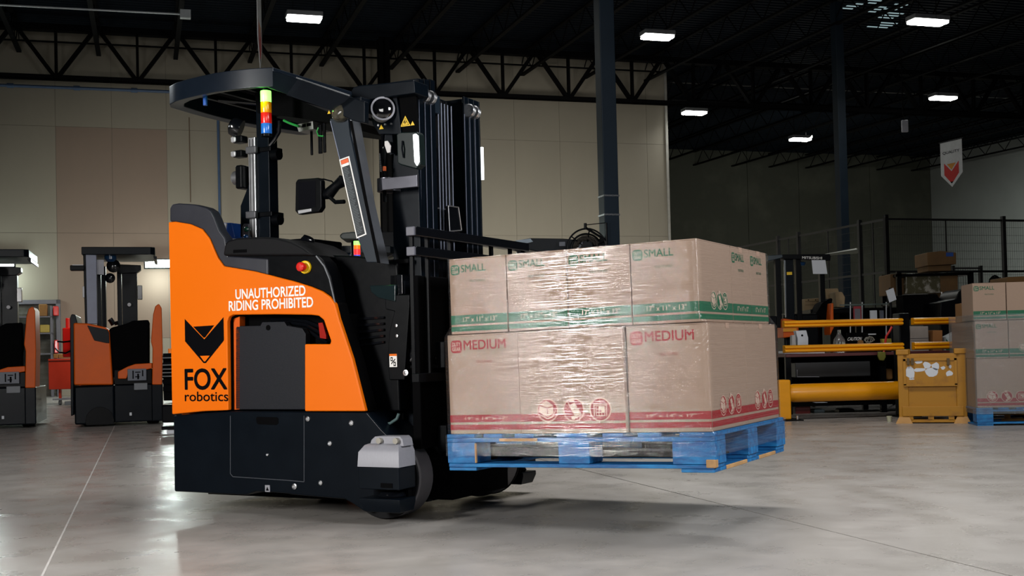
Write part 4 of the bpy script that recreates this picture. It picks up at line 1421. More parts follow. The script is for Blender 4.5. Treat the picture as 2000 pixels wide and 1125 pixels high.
# ---- tablet on a ball arm
tv = .12
tp = sd([(577, 356), (581, 350), (620, 347), (627, 352), (628, 405), (622, 414), (582, 419), (576, 412)], tv)
tb_ = T.part('tablet', MB().prism(tp, 'y', tv, tv+.035), BLACK, bevel=.005)
T.part('tablet_screen', MB().prism(sd([(583, 356), (616, 353), (616, 404), (583, 408)], tv-.003), 'y', tv-.003, tv), mat('screen_glass', (.006, .006, .008, 1), .06, coat=1), parent=tb_)
T.part('tablet_bar', MB().prism(sd([(582, 411), (608, 407), (608, 413), (583, 418)], tv-.006), 'y', tv-.008, tv), mat('camera_silver', 'ffffff'), parent=tb_, bevel=.002)
ar = [TR.side(x, y, tv+.02) for x, y in ((626, 383), (640, 378), (655, 362), (668, 352))]
T.part('tablet_arm', MB().rings([(p[0], tv+.03, p[1]) for p in ar], [.016, .030, .022, .03], 12), BLACK, smooth=True)
T.part('arm_knob', MB().tube([(TR.side(640, 385, tv)[0], tv+.02, TR.side(640, 385, tv)[1]), (TR.side(650, 394, tv)[0], tv+.02, TR.side(650, 394, tv)[1]), (TR.side(668, 393, tv)[0], tv+.02, TR.side(668, 393, tv)[1])], .010, 8), BLACK, smooth=True)
cb_ = [TR.side(x, y, tv+.03) for x, y in ((618, 352), (632, 350), (648, 354), (656, 362))]
T.part('cable', MB().tube([(p[0], tv+.03, p[1]) for p in cb_], .004, 6), BLACK)

# ---- router with green cable and antennas under the guard
rv = .25
rt = sd([(578, 243), (611, 236), (612, 252), (583, 258)], rv)
ro = T.part('router', MB().prism(rt, 'y', rv, rv+.10), mat('router_grey', (.26, .27, .25, 1), .4, .4), bevel=.003)
for (x0, x1, y0, y1) in ((590, 597, 243, 249), (599, 607, 241, 247)):
    T.part('network_port', MB().prism(sd([(x0, y0), (x1, y0-1.5), (x1, y1-1.5), (x0, y1)], rv-.002), 'y', rv-.003, rv), MATTEK, parent=ro)
for (x, y0, y1, w) in ((607, 255, 303, .006), (624, 255, 300, .011), (632, 248, 298, .008)):
    a, z0 = TR.side(x, y0, rv+.03)
    z1 = TR.side(x, y1, rv+.03)[1]
    T.part('antenna', MB().box(a-w, a+w, rv+.03, rv+.04, z1, z0+.03), BLACK, bevel=.003)
gc = [TR.side(x, y, rv-.02) for x, y in ((554, 235), (562, 239), (572, 243), (584, 247))]
gcm = mat('green_cable', (.02, .28, .05, 1), .35)
T.part('cable', MB().tube([(p[0], rv-.02, p[1]) for p in gc], .006, 8), gcm, smooth=True, label='green network cable')
gc = [TR.side(x, y, rv-.02) for x, y in ((622, 249), (619, 257), (622, 265), (632, 266))]
T.part('cable', MB().tube([(p[0], rv-.02, p[1]) for p in gc], .004, 8), gcm, smooth=True, label='green network cable')

# ---- blue box on the dash
bb = sd([(431, 466), (433, 442), (437, 435), (452, 435), (458, 460), (458, 466)], .35)
T.part('blue_device', MB().prism(bb, 'y', .35, .45), mat('blue_plastic', 'ffffff'), bevel=.004)
bb = sd([(431, 460), (433, 442), (437, 436), (444, 436), (440, 460)], .349)
T.part('device_panel', MB().prism(bb, 'y', .343, .35), PAPER)
T.part('dash_block', MB().box(rear+.18, TR.side(600, 480, .3)[0], .30, .60, 1.0, zt0-.005), BLACK, bevel=.01)

# ---- printing on the orange side
def side_quad(pts, v):
    return [(x, v, z) for x, z in TR.sides(pts, v)]
pv = VS-.0128
fx0, _ = TR.side(362, 700, pv)
fx1, _ = TR.side(438, 700, pv)
fzb, fzt = TR.side(400, 710, pv)[1], TR.side(400, 621, pv)[1]
def FP(pts):
    return [(fx0+(fx1-fx0)*x, pv, fzb+(fzt-fzb)*y) for x, y in pts]
fox = MB()
fox.add(FP([(0, 1), (.5, .53), (1, 1), (1, .50), (.97, .46), (.53, .01), (.47, .01), (.04, .46), (0, .50)]), [tuple(range(9))])
fox.add(FP([(.22, .82), (.76, .83), (.52, .57), (.48, .57)]), [(0, 1, 2, 3)])
o_ = T.part('fox_head_emblem', fox, INK, label='black angular fox head emblem')
fx_ = MB()
fx_.add([(p[0], pv-.0006, p[2]) for p in FP([(.385, .17), (.635, .17), (.52, .05), (.50, .045), (.48, .05)])], [tuple(range(5))])
T.part('emblem_muzzle', fx_, ORANGE, parent=o_)
tm = MB()
def side_text(s, x0, x1, yb, yt, bold, mb_, slope=0.0):
    a = TR.side(x0, yb, pv)
    b_ = TR.side(x1, yb, pv)
    c_ = TR.side(x0, yt, pv)
    put_text(mb_, s, ((a[0], pv, a[1]), (b_[0], pv, a[1]+slope), (a[0], pv, c_[1])), bold)
side_text('FOX', 361, 444, 762, 720, .028, tm)
T.part('maker_lettering', tm, INK, label='black lettering FOX')
tm = MB()
side_text('robotics', 361, 446, 784, 765, .014, tm)
T.part('maker_lettering', tm, INK, label='black lettering robotics')
tm = MB()
side_text('UNAUTHORIZED', 460, 597, 585, 565, .028, tm)
side_text('RIDING PROHIBITED', 447, 612, 608, 588, .028, tm)
T.part('warning_lettering', tm, WHITE, label='white lettering UNAUTHORIZED RIDING PROHIBITED')
# ================================================================== BACKGROUND, LEFT
def P0(pts, Y):
    return F0.sides(pts, Y)
def bx0(x0, x1, y0, y1, Y, Y2):
    """box from pixel extents at depth Y, reaching back to Y2"""
    a, b_ = F0.side(x0, y1, Y), F0.side(x1, y0, Y)
    return a[0], b_[0], Y, Y2, a[1], b_[1]

YB = 14.0
cx0 = F0.side(230, 800, YB)[0]
B = Thing('forklift', 'second parked forklift from the left, orange and black, facing the camera behind the big truck', 'forklift', F0, (cx0, YB, 0), group='parked forklifts')
zsk = F0.side(185, 752, YB)[1]
def z_(y):
    return F0.side(230, y, YB)[1]
def x_(x):
    return F0.side(x, 700, YB)[0]
x0, x1 = x_(149), x_(313)
ar = [(x0, .03), (x_(183), .03)]
for k in range(9):
    a = math.radians(180-k*22.5)
    ar.append((x_(196)+.085*math.cos(a), .05+.14*math.sin(a)))
ar += [(x_(222), .03), (x_(222), z_(752)), (x0, z_(753))]
sk = [(x0, .03), (x_(222), .03), (x_(222), z_(752)), (x0, z_(753))]
B.part('chassis', MB().prism(sk, 'y', YB, YB+1.3), NAVY, bevel=.02)
B.part('wheel_arch', MB().prism([(x_(170), .02)]+[(x_(195)+.16*math.cos(math.radians(180-k*22.5)), .06+.17*math.sin(math.radians(180-k*22.5))) for k in range(9)]+[(x_(220), .02)], 'y', YB-.012, YB), BLACK, bevel=.004)
B.part('chassis', MB().box(x_(222), x1, YB+.02, YB+1.25, .04, z_(752)), NAVY, bevel=.015)
B.part('wheel', MB().lathe((x_(170), YB+.35, .12), (1, 0, 0), [(-.05, .03), (-.05, .11), (-.04, .12), (.08, .12), (.09, .11), (.09, .03)], 20), RUBBER)
B.part('wheel', MB().lathe((x_(290), YB+.35, .12), (1, 0, 0), [(-.05, .03), (-.05, .11), (-.04, .12), (.08, .12), (.09, .11), (.09, .03)], 20), RUBBER)
op_ = P0([(148, 631), (175, 632), (207, 639), (214, 645), (216, 672), (221, 752), (149, 752)], YB)
B.part('side_shell', MB().prism(op_, 'y', YB, YB+1.1), ORANGE_D, bevel=.02)
B.part('shell_window', MB().prism(P0([(173, 636), (210, 644), (213, 650), (214, 670), (208, 670), (186, 665)], YB-.012), 'y', YB-.012, YB), NAVY, bevel=.004)
B.part('side_rail', MB().prism(P0([(141, 622), (144, 614), (151, 615), (155, 632), (149, 640), (148, 810), (143, 812)], YB-.01), 'y', YB+.02, YB+.9), NAVY, bevel=.01)
col_ = P0([(295, 613), (299, 597), (306, 592), (311, 600), (313, 680), (312, 752), (293, 752), (294, 680), (291, 667)], YB-.02)
B.part('rear_column', MB().prism(col_, 'y', YB-.02, YB+.5), ORANGE_D, bevel=.012)
B.part('rear_column_foot', MB().box(x_(292), x_(313), YB-.01, YB+.6, .04, z_(752)), NAVY, bevel=.015)
B.part('seat_shell', MB().prism(P0([(230, 740), (230, 726), (248, 716), (262, 711), (294, 709), (294, 720), (250, 728), (246, 740)], YB), 'y', YB, YB+.4), ORANGE_D, bevel=.01)
B.part('seat_back', MB().prism(P0([(214, 650), (222, 640), (250, 632), (262, 626), (293, 624), (293, 712), (250, 720), (222, 740), (221, 700)], YB+.1), 'y', YB+.1, YB+.9), MATTEK, bevel=.02)
B.part('lower_panel', MB().box(x_(222), x_(294), YB+.04, YB+.4, z_(752), z_(722)), BLACK, bevel=.01)
pnm = mat('panel_grey_blue', (.10, .11, .14, 1), .4)
pp_ = MB().box(*bx0(248, 283, 720, 744, YB-.005, YB+.04))
B.part('control_panel', pp_, pnm, bevel=.004)
gm = MB()
for (a, b_, c_, d_) in ((257, 259, 724, 740), (262, 272, 726, 728), (262, 270, 735, 737), (275, 277, 723, 735), (266, 269, 730, 741)):
    gm.box(*bx0(a, b_, c_, d_, YB-.010, YB-.004))
B.part('panel_marking', gm, INK)
B.part('service_plate', MB().box(*bx0(260, 285, 748, 762, YB-.005, YB+.03)), mat('plate_grey', (.13, .14, .155, 1), .4), bevel=.004)
# roof pillar and guard
B.part('roof_pillar', MB().prism(P0([(170, 498), (190, 498), (192, 633), (173, 633)], YB), 'y', YB+.02, YB+.10), mat('pillar_grey_blue', (.13, .14, .19, 1), .35, .2), bevel=.006)
B.part('roof_pillar', MB().prism(P0([(165, 486), (172, 486), (175, 636), (169, 636)], YB), 'y', YB+.05, YB+.2), BLACK, bevel=.006)
gpl = P0([(166, 482), (303, 483), (303, 500), (296, 502), (196, 497), (190, 510), (190, 497), (168, 498)], YB)
zg0, zg1 = z_(497), z_(482)
xg0, xg1 = x_(166)+.0, x_(303)
B.part('roof_guard', MB().prism([(xg0, YB), (xg1-.05, YB), (xg1, YB+.05), (xg1, YB+1.0), (xg1-.1, YB+1.1), (xg0+.1, YB+1.1), (xg0, YB+1.0)], 'z', zg0, zg1), NAVY, bevel=.008)
B.part('guard_nose', MB().prism(P0([(296, 498), (303, 498), (303, 505), (298, 503)], YB), 'y', YB+.05, YB+.9), NAVY, bevel=.004)
B.part('guard_light', MB().lathe((x_(218), YB+.2, zg0), (0, 0, -1), [(0, .07), (.04, .07), (.07, .04), (.075, 0)], 18), mat('dark_blue_lamp', (.01, .04, .10, 1), .2), smooth=True)
B.part('round_fan', MB().lathe((x_(223), YB+.3, z_(516)), (0, -1, 0), [(0, .07), (.05, .08), (.07, .05), (.075, 0)], 18), GLOSSB, smooth=True)
B.part('round_fan', MB().lathe((x_(216), YB+.3, z_(540)), (0, -1, 0), [(0, .055), (.04, .06), (.06, .03), (.065, 0)], 18), GLOSSB, smooth=True)
B.part('paper_sheet', MB().prism(P0([(190, 508), (209, 508), (209, 537), (191, 536)], YB+.1), 'y', YB+.1, YB+.103), mat('shaded_paper', (.30, .30, .33, 1), .6), label='pale paper sheet clipped under the roof')
B.part('side_arm', MB().box(*bx0(142, 168, 519, 530, YB, YB+.12)), BLACK, bevel=.01)
B.part('arm_strip', MB().box(*bx0(146, 166, 518, 520, YB-.002, YB+.1)), mat('pale_strip', (.5, .5, .52, 1), .4))
B.part('side_light', MB().box(*bx0(165, 168, 560, 582, YB, YB+.08)), mat('pale_strip', 'ffffff'), bevel=.004)
# mast behind
for (a, b_) in ((233, 239), (242, 248), (271, 277), (280, 291), (292, 306)):
    B.part('mast_rail', MB().box(*bx0(a, b_, 520, 640, YB+.9, YB+1.05)), NAVY, bevel=.004)
B.part('mast_head', MB().prism(P0([(266, 516), (314, 517), (314, 526), (306, 532), (272, 534)], YB+.9), 'y', YB+.85, YB+1.05), NAVY, bevel=.006)
B.part('mast_lamp', MB().box(*bx0(303, 312, 556, 584, YB+.8, YB+.88)), GLOSSB, bevel=.006)
B.part('mast_lamp_lens', MB().cyl((x_(249), YB+.85, z_(589)), (x_(249), YB+.80, z_(589)), .022, n=12), mat('pale_strip', 'ffffff'))
B.part('control_handle', MB().tube([(x_(221), YB+.3, z_(633)), (x_(217), YB+.3, z_(625)), (x_(214), YB+.3, z_(621))], .03, 8).tube([(x_(228), YB+.3, z_(633)), (x_(226), YB+.3, z_(626))], .025, 8), GLOSSB, smooth=True)
B.part('floor_sticker', MB().box(*bx0(252, 256, 806, 812, YB+.0, YB+.02)), PAPER)
dx = x_(230)-x_(-13)
R17 = Matrix.Rotation(math.radians(16), 4, 'Z')
B.o.matrix_basis = Matrix.Translation((cx0, YB, 0)) @ R17
dup(B.o, Matrix.Translation((cx0-dx, YB-.1, 0)) @ R17, 'leftmost parked forklift, orange and black, cut off by the left edge of the photo', skip=('side_arm', 'arm_strip'))
# forklift partly hidden behind the foreground truck's hood
dx3 = 14.6*(712-1000)/FPX
dup(B.o, Matrix.Translation((dx3-.05, 14.6, 0)) @ Matrix.Rotation(.3, 4, 'Z'), 'parked forklift hidden behind the big truck\'s hood, only its roof guard showing', skip=('paper_sheet', 'side_arm', 'arm_strip'))
# its signal tower
def tower(name, label, px, ys, Y, r):
    cx = F0.side(px, ys[0], Y)[0]
    zs = [F0.side(px, y, Y)[1] for y in ys]
    t = Thing(name, label, 'lamp', F0, (cx, Y, 0))
    t.part('tower_foot', MB().cyl((cx, Y, 0), (cx, Y, zs[-1]), r*.7, n=16), BLACK)
    for k, (nm, e_, s_) in enumerate((('green', (.25, 1, .12, 1), 2.5), ('amber', (1, .18, .01, 1), 1.0), ('red', (1, .02, .02, 1), 2.2), ('blue', (.05, .12, .8, 1), .4))):
        m = mat('far_lens_'+nm, e_, .3, emit=e_, est=s_)
        t.part('lamp_segment', MB().cyl((cx, Y, zs[k+1]+.003), (cx, Y, zs[k]), r, n=18), m, smooth=True, label=nm+' lamp segment')
    return t
tower('signal_tower', 'small lit green, amber and red signal tower beyond the big truck\'s leaning post', 697, (471, 479, 487, 498, 507), 13.2, .036)
# camera box above it
bxs = P0([(662, 461), (668, 454), (690, 452), (702, 455), (704, 468), (668, 468)], 13.6)
gcb = Thing('camera_box', 'dark grey-green box on a thin pole, high behind the big truck\'s leaning post', 'camera', F0, (bxs[0][0]+.1, 13.8, 0))
gcb.part('housing', MB().prism(bxs, 'y', 13.6, 14.0), mat('grey_green_box', (.05, .06, .055, 1), .4), bevel=.02)
gcb.part('pole', MB().cyl((bxs[0][0]+.12, 13.85, 0), (bxs[0][0]+.12, 13.85, bxs[0][1]), .02, n=8), BLACK)
# tall mast piece seen right of the leaning posts
mm = MB().box(*bx0(752, 757, 462, 520, 15.5, 15.6)).box(*bx0(760, 772, 466, 520, 15.5, 15.7))
single('parked_mast', MB().box(*bx0(748, 771, 452, 800, 17.5, 17.7)), NAVY, F0, 'dark lifting mast of a parked machine seen between post and main mast', 'mast', base=(F0.side(760, 700, 17.5)[0], 17.6, 0), bevel=.01)

# long dark guard of a forklift behind the cartons
YG = 14.3
G = Thing('forklift', 'forklift behind the raised load, only its long dark roof and hoses showing above the cartons', 'forklift', F0, (F0.side(1100, 480, YG)[0], YG+.5, 0))
g = P0([(1006, 470), (1036, 465), (1100, 466), (1128, 468), (1192, 466), (1200, 474), (1192, 487), (1120, 492), (1060, 494), (1010, 482)], YG)
G.part('roof_guard', MB().prism(g, 'y', YG, YG+1.0), NAVY, bevel=.01)
G.part('guard_end', MB().prism(P0([(1006, 470), (1036, 466), (1041, 472), (1020, 477)], YG-.01), 'y', YG-.012, YG), mat('pale_blue_steel', (.16, .20, .24, 1), .3, .3))
for (a, b_, c_, d_) in ((1128, 1138, 472, 484), (1092, 1104, 472, 481)):
    G.part('guard_bracket', MB().box(*bx0(a, b_, c_, d_, YG-.02, YG)), pnm, bevel=.004)
G.part('body', MB().box(*bx0(1010, 1190, 640, 826, YG, YG+1.2)), NAVY, bevel=.03)
for xx in (1020, 1178):
    G.part('roof_pillar', MB().box(*bx0(xx-5, xx+5, 480, 700, YG+.1, YG+.25)), BLACK, bevel=.01)

# hose reel bracketed to the near column
YR = 13.7
c0 = F0.side(1146, 485, YR)
rl = Thing('hose_reel', 'black round hose reel on a bracket beside the blue-grey column', 'hose reel', F0, (c0[0], YR, c0[1]))
def arcp(r, n=20, a0=0, a1=360):
    return [(c0[0]+r*math.cos(math.radians(a0+(a1-a0)*k/n)), YR, c0[1]+r*math.sin(math.radians(a0+(a1-a0)*k/n))) for k in range(n+1)]
rl.part('reel_rim', MB().tube(arcp(.225, 32), .010, 6), BLACK, smooth=True)
rl.part('reel_rim', MB().tube([(p[0], YR+.1, p[2]) for p in arcp(.175, 32)], .012, 6), BLACK, smooth=True)
for k in range(6):
    a = math.radians(20+60*k)
    rl.part('spoke', MB().tube([(c0[0], YR+.05, c0[1]), (c0[0]+.22*math.cos(a), YR+.03, c0[1]+.22*math.sin(a))], .008, 5), BLACK)
rl.part('hub', MB().cyl((c0[0], YR-.03, c0[1]), (c0[0], YR+.13, c0[1]), .07, n=18), BLACK, smooth=True)
w = []
for k in range(120):
    a = k*.35
    w.append((c0[0]+(.10+.0004*k)*math.cos(a), YR+.02+.08*((k*7) % 10)/10, c0[1]+(.10+.0004*k)*math.sin(a)))
rl.part('wound_hose', MB().tube(w, .012, 5), mat('brown_black_hose', (.035, .03, .025, 1), .5), smooth=True)
pt = F0.side(1143, 436, YR)
pr_ = F0.side(1184, 435, YR)
rl.part('bracket', MB().tube([(pt[0], YR, c0[1]+.225), (pt[0], YR, pt[1])], .018, 6).tube([(pt[0], YR, pt[1]-.02), (pr_[0], YR, pr_[1])], .005, 5).tube([(pt[0], YR, pt[1]-.05), (F0.side(1184, 470, YR)[0], YR, F0.side(1184, 470, YR)[1])], .014, 6).tube([(pr_[0], YR, pr_[1]), (pr_[0], YR, pr_[1]-.25)], .012, 6), BLACK)

# door frame with a view of shelves, left
YD = 27.0
d = Thing('door_1', None, None, BD, (0, WN, 0), kind='structure')
dx0, dz = BD.side(62, 586, WN-.02)
dx1, _ = BD.side(118, 586, WN-.02)
DFR = mat('door_frame_grey', (.10, .10, .12, 1), .4, .2)
d.part('door_frame', MB().box(dx1-.10, dx1, WN-.08, WN+.02, 0, dz).box(dx0-1.2, dx0-1.1, WN-.08, WN+.02, 0, dz).box(dx0-1.2, dx1, WN-.08, WN+.02, dz-.10, dz), DFR, bevel=.01)
d.part('door_recess', MB().box(dx0-1.1, dx1-.10, WN+.0, WN+.01, 0, dz-.1), mat('pale_room', (.34, .34, .31, 1), .7))
SH = Thing('wire_shelf', 'small shelf with cartons and tools seen in the doorway at left', 'shelf', BD, (dx1-.7, WN-.3, 0))
for (y) in (618, 650, 690):
    z = BD.side(95, y, WN-.3)[1]
    SH.part('shelf_board', MB().box(dx1-1.0, dx1-.15, WN-.5, WN-.12, z-.03, z), DFR)
for xx in (dx1-1.0, dx1-.19):
    for yy in (WN-.5, WN-.16):
        SH.part('upright', MB().box(xx, xx+.04, yy, yy+.04, 0, BD.side(95, 598, WN-.3)[1]), DFR)
for (a, b_, y0, y1, m, lab, nm, cat) in ((76, 92, 594, 618, CARD_D, 'brown carton on the top shelf in the left doorway', 'cardboard_box', 'box'), (104, 114, 598, 617, RED, 'small red toolbox on the top shelf in the left doorway', 'tool_box', 'toolbox'),
                             (78, 96, 634, 650, mat('yellow_box', (.4, .3, .05, 1), .6), 'dull yellow carton on the middle shelf in the left doorway', 'cardboard_box', 'box'), (106, 114, 664, 690, RED, 'red canister on the low shelf in the left doorway', 'canister', 'canister')):
    p, q = BD.side(a, y1, WN-.4), BD.side(b_, y0, WN-.4)
    single(nm, MB().box(p[0], q[0], WN-.42, WN-.2, max(p[1], BD.side(a, y1, WN-.3)[1]), q[1]), m, BD, lab, cat, base=(p[0], WN-.3, p[1]), bevel=.02)

# red tool cart and red press between the parked forklifts
YT = 21.5
c = P0([(96, 760), (142, 760)], YT)
tcart = Thing('tool_cart', 'red steel tool cart between the two parked forklifts', 'cart', F0, ((c[0][0]+c[1][0])/2, YT+.3, 0))
RSTEEL = mat('red_steel', (.42, .03, .012, 1), .4, var=.06)
tcart.part('cabinet', MB().box(*bx0(95, 145, 704, 761, YT, YT+.6)), RSTEEL, bevel=.01)
tcart.part('top_tray', MB().box(*bx0(94, 146, 700, 705, YT-.02, YT+.62)), RSTEEL, bevel=.006)
for a in (101, 136):
    tcart.part('leg', MB().box(F0.side(a, 0, YT)[0], F0.side(a+4, 0, YT)[0], YT+.05, YT+.1, .08, F0.side(a, 760, YT)[1]), RSTEEL)
    tcart.part('caster', MB().cyl((F0.side(a, 0, YT)[0], YT+.07, .045), (F0.side(a+4, 0, YT)[0], YT+.07, .045), .045, n=14), mat('pale_caster', (.3, .32, .34, 1), .4))
tcart.part('foot_plate', MB().box(F0.side(93, 0, YT)[0], F0.side(150, 0, YT)[0], YT-.05, YT+.5, .09, .12), LGREY)
prs = Thing('shop_press', 'upright red jack with black hose standing beside the red tool cart', 'jack', F0, (F0.side(131, 760, 20.5)[0], 20.5, 0))
prs.part('frame', MB().box(*bx0(122, 139, 640, 698, 20.5, 20.7)), RED, bevel=.02)
prs.part('ram', MB().box(*bx0(128, 133, 621, 645, 20.55, 20.65)), RED, bevel=.01)
prs.part('base', MB().box(F0.side(118, 0, 20.5)[0], F0.side(142, 0, 20.5)[0], 20.4, 20.9, .03, .10), mat('pale_caster', 'ffffff'), bevel=.01)
prs.part('post', MB().tube([(F0.side(131, 0, 20.4)[0], 20.45, .08), (F0.side(130, 0, 20.4)[0], 20.45, F0.side(130, 655, 20.4)[1])], .03, 8), BLACK)
prs.part('hose', MB().tube([(F0.side(x, y, 20.4)[0], 20.4, F0.side(x, y, 20.4)[1]) for x, y in ((112, 667), (124, 668), (142, 666))], .015, 6).tube([(F0.side(x, y, 20.4)[0], 20.4, F0.side(x, y, 20.4)[1]) for x, y in ((108, 680), (116, 688), (128, 690), (141, 684))], .015, 6), BLACK)
for i, (a, b_) in enumerate(((104, 113), (114, 126))):
    single('cardboard_box', MB().box(*bx0(a, b_, 691+i, 700, YT+.1, YT+.4)), CARD_D, F0, ('small brown carton on the left of the red tool cart', 'small open brown carton on the right of the red tool cart')[i], 'box', base=(F0.side(a, 700, YT)[0], YT+.2, F0.side(a, 700, YT)[1]), bevel=.01)

# chest of drawers right of the second forklift
YC = 21.0
dr = Thing('tool_chest', 'black chest of drawers with bright handles beside the rear edge of the big truck', 'tool chest', F0, (F0.side(320, 700, YC)[0], YC+.3, 0))
dr.part('cabinet', MB().box(F0.side(306, 0, YC)[0], F0.side(352, 0, YC)[0], YC, YC+.6, .05, F0.side(320, 690, YC)[1]), BLACK, bevel=.01)
for y in (699, 713, 721, 728, 735, 746, 760):
    p, q = F0.side(309, y+5, YC), F0.side(349, y-6, YC)
    f_ = dr.part('drawer', MB().box(p[0], q[0], YC-.015, YC, p[1]+.008, q[1]-.005), BLACK)
    if y < 740:
        dr.part('drawer_handle', MB().box(p[0]+.02, q[0]-.02, YC-.035, YC-.018, F0.side(320, y+1, YC)[1], F0.side(320, y-1, YC)[1]), ALU, parent=f_)
single('paint_can', MB().cyl((F0.side(314, 0, YC)[0], YC+.2, F0.side(320, 690, YC)[1]), (F0.side(314, 0, YC)[0], YC+.2, F0.side(320, 681, YC)[1]), .035, n=14), mat('orange_can', (.6, .15, .02, 1), .4), F0, 'small orange can on top of the black chest of drawers', 'can', base=(F0.side(314, 0, YC)[0], YC+.2, F0.side(320, 690, YC)[1]))

# lit work lights on the wall at left
for (x, y, w, lab) in ((311, 515, .62, 'bright rectangular wall light just left of the big truck'), (-2, 512, .62, 'bright wall light at the left edge of the photo')):
    ng = WN-.30
    p = BD.side(x, y, ng)
    wl_ = Thing('wall_light', lab, 'lamp', BD, (p[0], WN, p[1]), group='bright work lights low on the beige wall')
    wl_.part('lamp_head', MB().box(p[0]-w/2-.03, p[0]+w/2+.03, ng, ng+.08, p[1]-.12, p[1]+.12), BLACK, bevel=.01)
    wl_.part('lamp_lens', MB().box(p[0]-w/2, p[0]+w/2, ng-.01, ng+.002, p[1]-.09, p[1]+.09), mat('work_light_lens', (1, 1, 1, 1), .3, emit=(.85, 1, .95, 1), est=22), bevel=.01)
    wl_.part('wall_bracket', MB().box(p[0]-.05, p[0]+.05, ng+.08, WN, p[1]-.04, p[1]+.04), BLACK)
    g_ = BD.world((p[0], WN-.55, p[1]-.35))
    lamp('wall_light_spill', 'POINT', g_, (0, 0, 0), 55, .2, None, (.85, 1, .93))
    q_ = BD.world((p[0], ng-.05, p[1]))
    lamp('wall_light_throw', 'AREA', q_, BD.world((p[0], ng-10, .2)), 45, w, .15, (.85, 1, .96))
# small scanner standing on the floor just beyond the truck's rear edge
YS = 12.3
fs_ = Thing('floor_scanner', 'small black device on a pale foot plate left of the big truck\'s rear edge', 'device', F0, (F0.side(330, 840, YS)[0], YS+.1, 0))
fs_.part('housing', MB().box(*bx0(315, 345, 790, 826, YS, YS+.2)), GLOSSB, bevel=.02)
fs_.part('neck', MB().cyl((F0.side(333, 0, YS)[0], YS+.1, F0.side(333, 834, YS)[1]), (F0.side(333, 0, YS)[0], YS+.1, F0.side(333, 824, YS)[1]), .035, n=14), BLACK)
fs_.part('base', MB().box(*bx0(315, 350, 832, 840, YS, YS+.22)), GLOSSB, bevel=.008)
zfp = F0.side(330, 840, YS)[1]
fs_.part('foot_plate', MB().box(F0.side(312, 0, YS)[0], F0.side(352, 0, YS)[0], YS-.02, YS+.25, 0, max(zfp, .01)), PAPER)
# thin hanging line over the brown panels
a = BD.side(371, 300, WN-.2)
single('rope', MB().tube([(a[0], WN-.05, BD.side(371, 230, WN)[1]), (a[0], WN-.05, BD.side(371, 395, WN)[1])], .012, 5), mat('brown_cord', (.12, .08, .05, 1), .7), BD, 'thin brown cord hanging down the beige wall left of the sensor pole', 'rope', base=(a[0], WN-.05, BD.side(371, 230, WN)[1]))
# ================================================================== BACKGROUND, RIGHT
# ---- mesh fence: panels with real wires, posts
FENCEM = mat('black_fence', (.012, .012, .013, 1), .5)
def fence(p0, p1, zt_f, zm, posts, label, name='wire_fence', sp=.05):
    """p0,p1 in building frame (x,n)"""
    t = Thing(name, label, 'fence', BD, (p0[0], p0[1], 0))
    dx, dn = p1[0]-p0[0], p1[1]-p0[1]
    Lf = math.hypot(dx, dn)
    ux, un = dx/Lf, dn/Lf
    def at(s_, z, o=0):
        return (p0[0]+ux*s_-un*o, p0[1]+un*s_+ux*o, z)
    for a in posts:
        m = MB().loft([[at(a-.035, z, -.035), at(a+.035, z, -.035), at(a+.035, z, .035), at(a-.035, z, .035)] for z in (0, zt_f+.08)])
        t.part('post', m, FENCEM)
    rl_ = []
    for z in (zt_f, zm, .12):
        t.part('rail', MB().loft([[at(s_, z-.02, -.012), at(s_, z-.02, .012), at(s_, z+.02, .012), at(s_, z+.02, -.012)] for s_ in (0, Lf)]), FENCEM)
    pp = sorted(posts)
    for a, b_ in zip(pp[:-1], pp[1:]):
        m = MB()
        k = a+.04
        while k < b_:
            c_, d_ = at(k-.002, .12), at(k+.002, .12)
            m.add([c_, d_, (d_[0], d_[1], zt_f), (c_[0], c_[1], zt_f)], [(0, 1, 2, 3)])
            k += sp
        z = .2
        while z < zt_f:
            c_, d_ = at(a, z), at(b_, z)
            m.add([c_, d_, (d_[0], d_[1], z+.004), (c_[0], c_[1], z+.004)], [(0, 1, 2, 3)])
            z += .15
        # mid stiffener
        mid = (a+b_)/2
        m.loft([[at(mid-.012, z, -.01), at(mid+.012, z, -.01), at(mid+.012, z, .01), at(mid-.012, z, .01)] for z in (.12, zt_f)])
        t.part('mesh_panel', m, FENCEM, kind='stuff')
    return t
ZF = 3.05
w0 = CAMP+px_ray(1730, 428)*(22.1)
c0b = BD.Mi @ w0
ZF = c0b.z
cor = (c0b.x, c0b.y)
zm_ = BD.side(1950, 530, c0b.y)[1]
xr = BD.side(2000, 430, c0b.y)[0]
xp = BD.side(1959, 430, c0b.y)[0]
hw = xp-cor[0]
fence(cor, (cor[0]+hw*2, cor[1]), ZF, zm_, [0, hw, hw*2], 'black wire mesh fence running across behind the right-hand wrapped pallet')
L2 = 10.5
def sp_(px_):
    x, z = 0, 0
    d_ = BD._d(px_, 450)
    t_ = (cor[0]-BD.o.x)/d_.x
    return (BD.o+d_*t_).y-cor[1]
ps = [0, sp_(1679) if sp_(1679) > 0 else .1, sp_(1559), sp_(1519), L2]
ps = sorted(ps)
fence(cor, (cor[0], cor[1]+L2), ZF, zm_, ps, 'black wire mesh fence receding from the fence corner towards the dark wall')

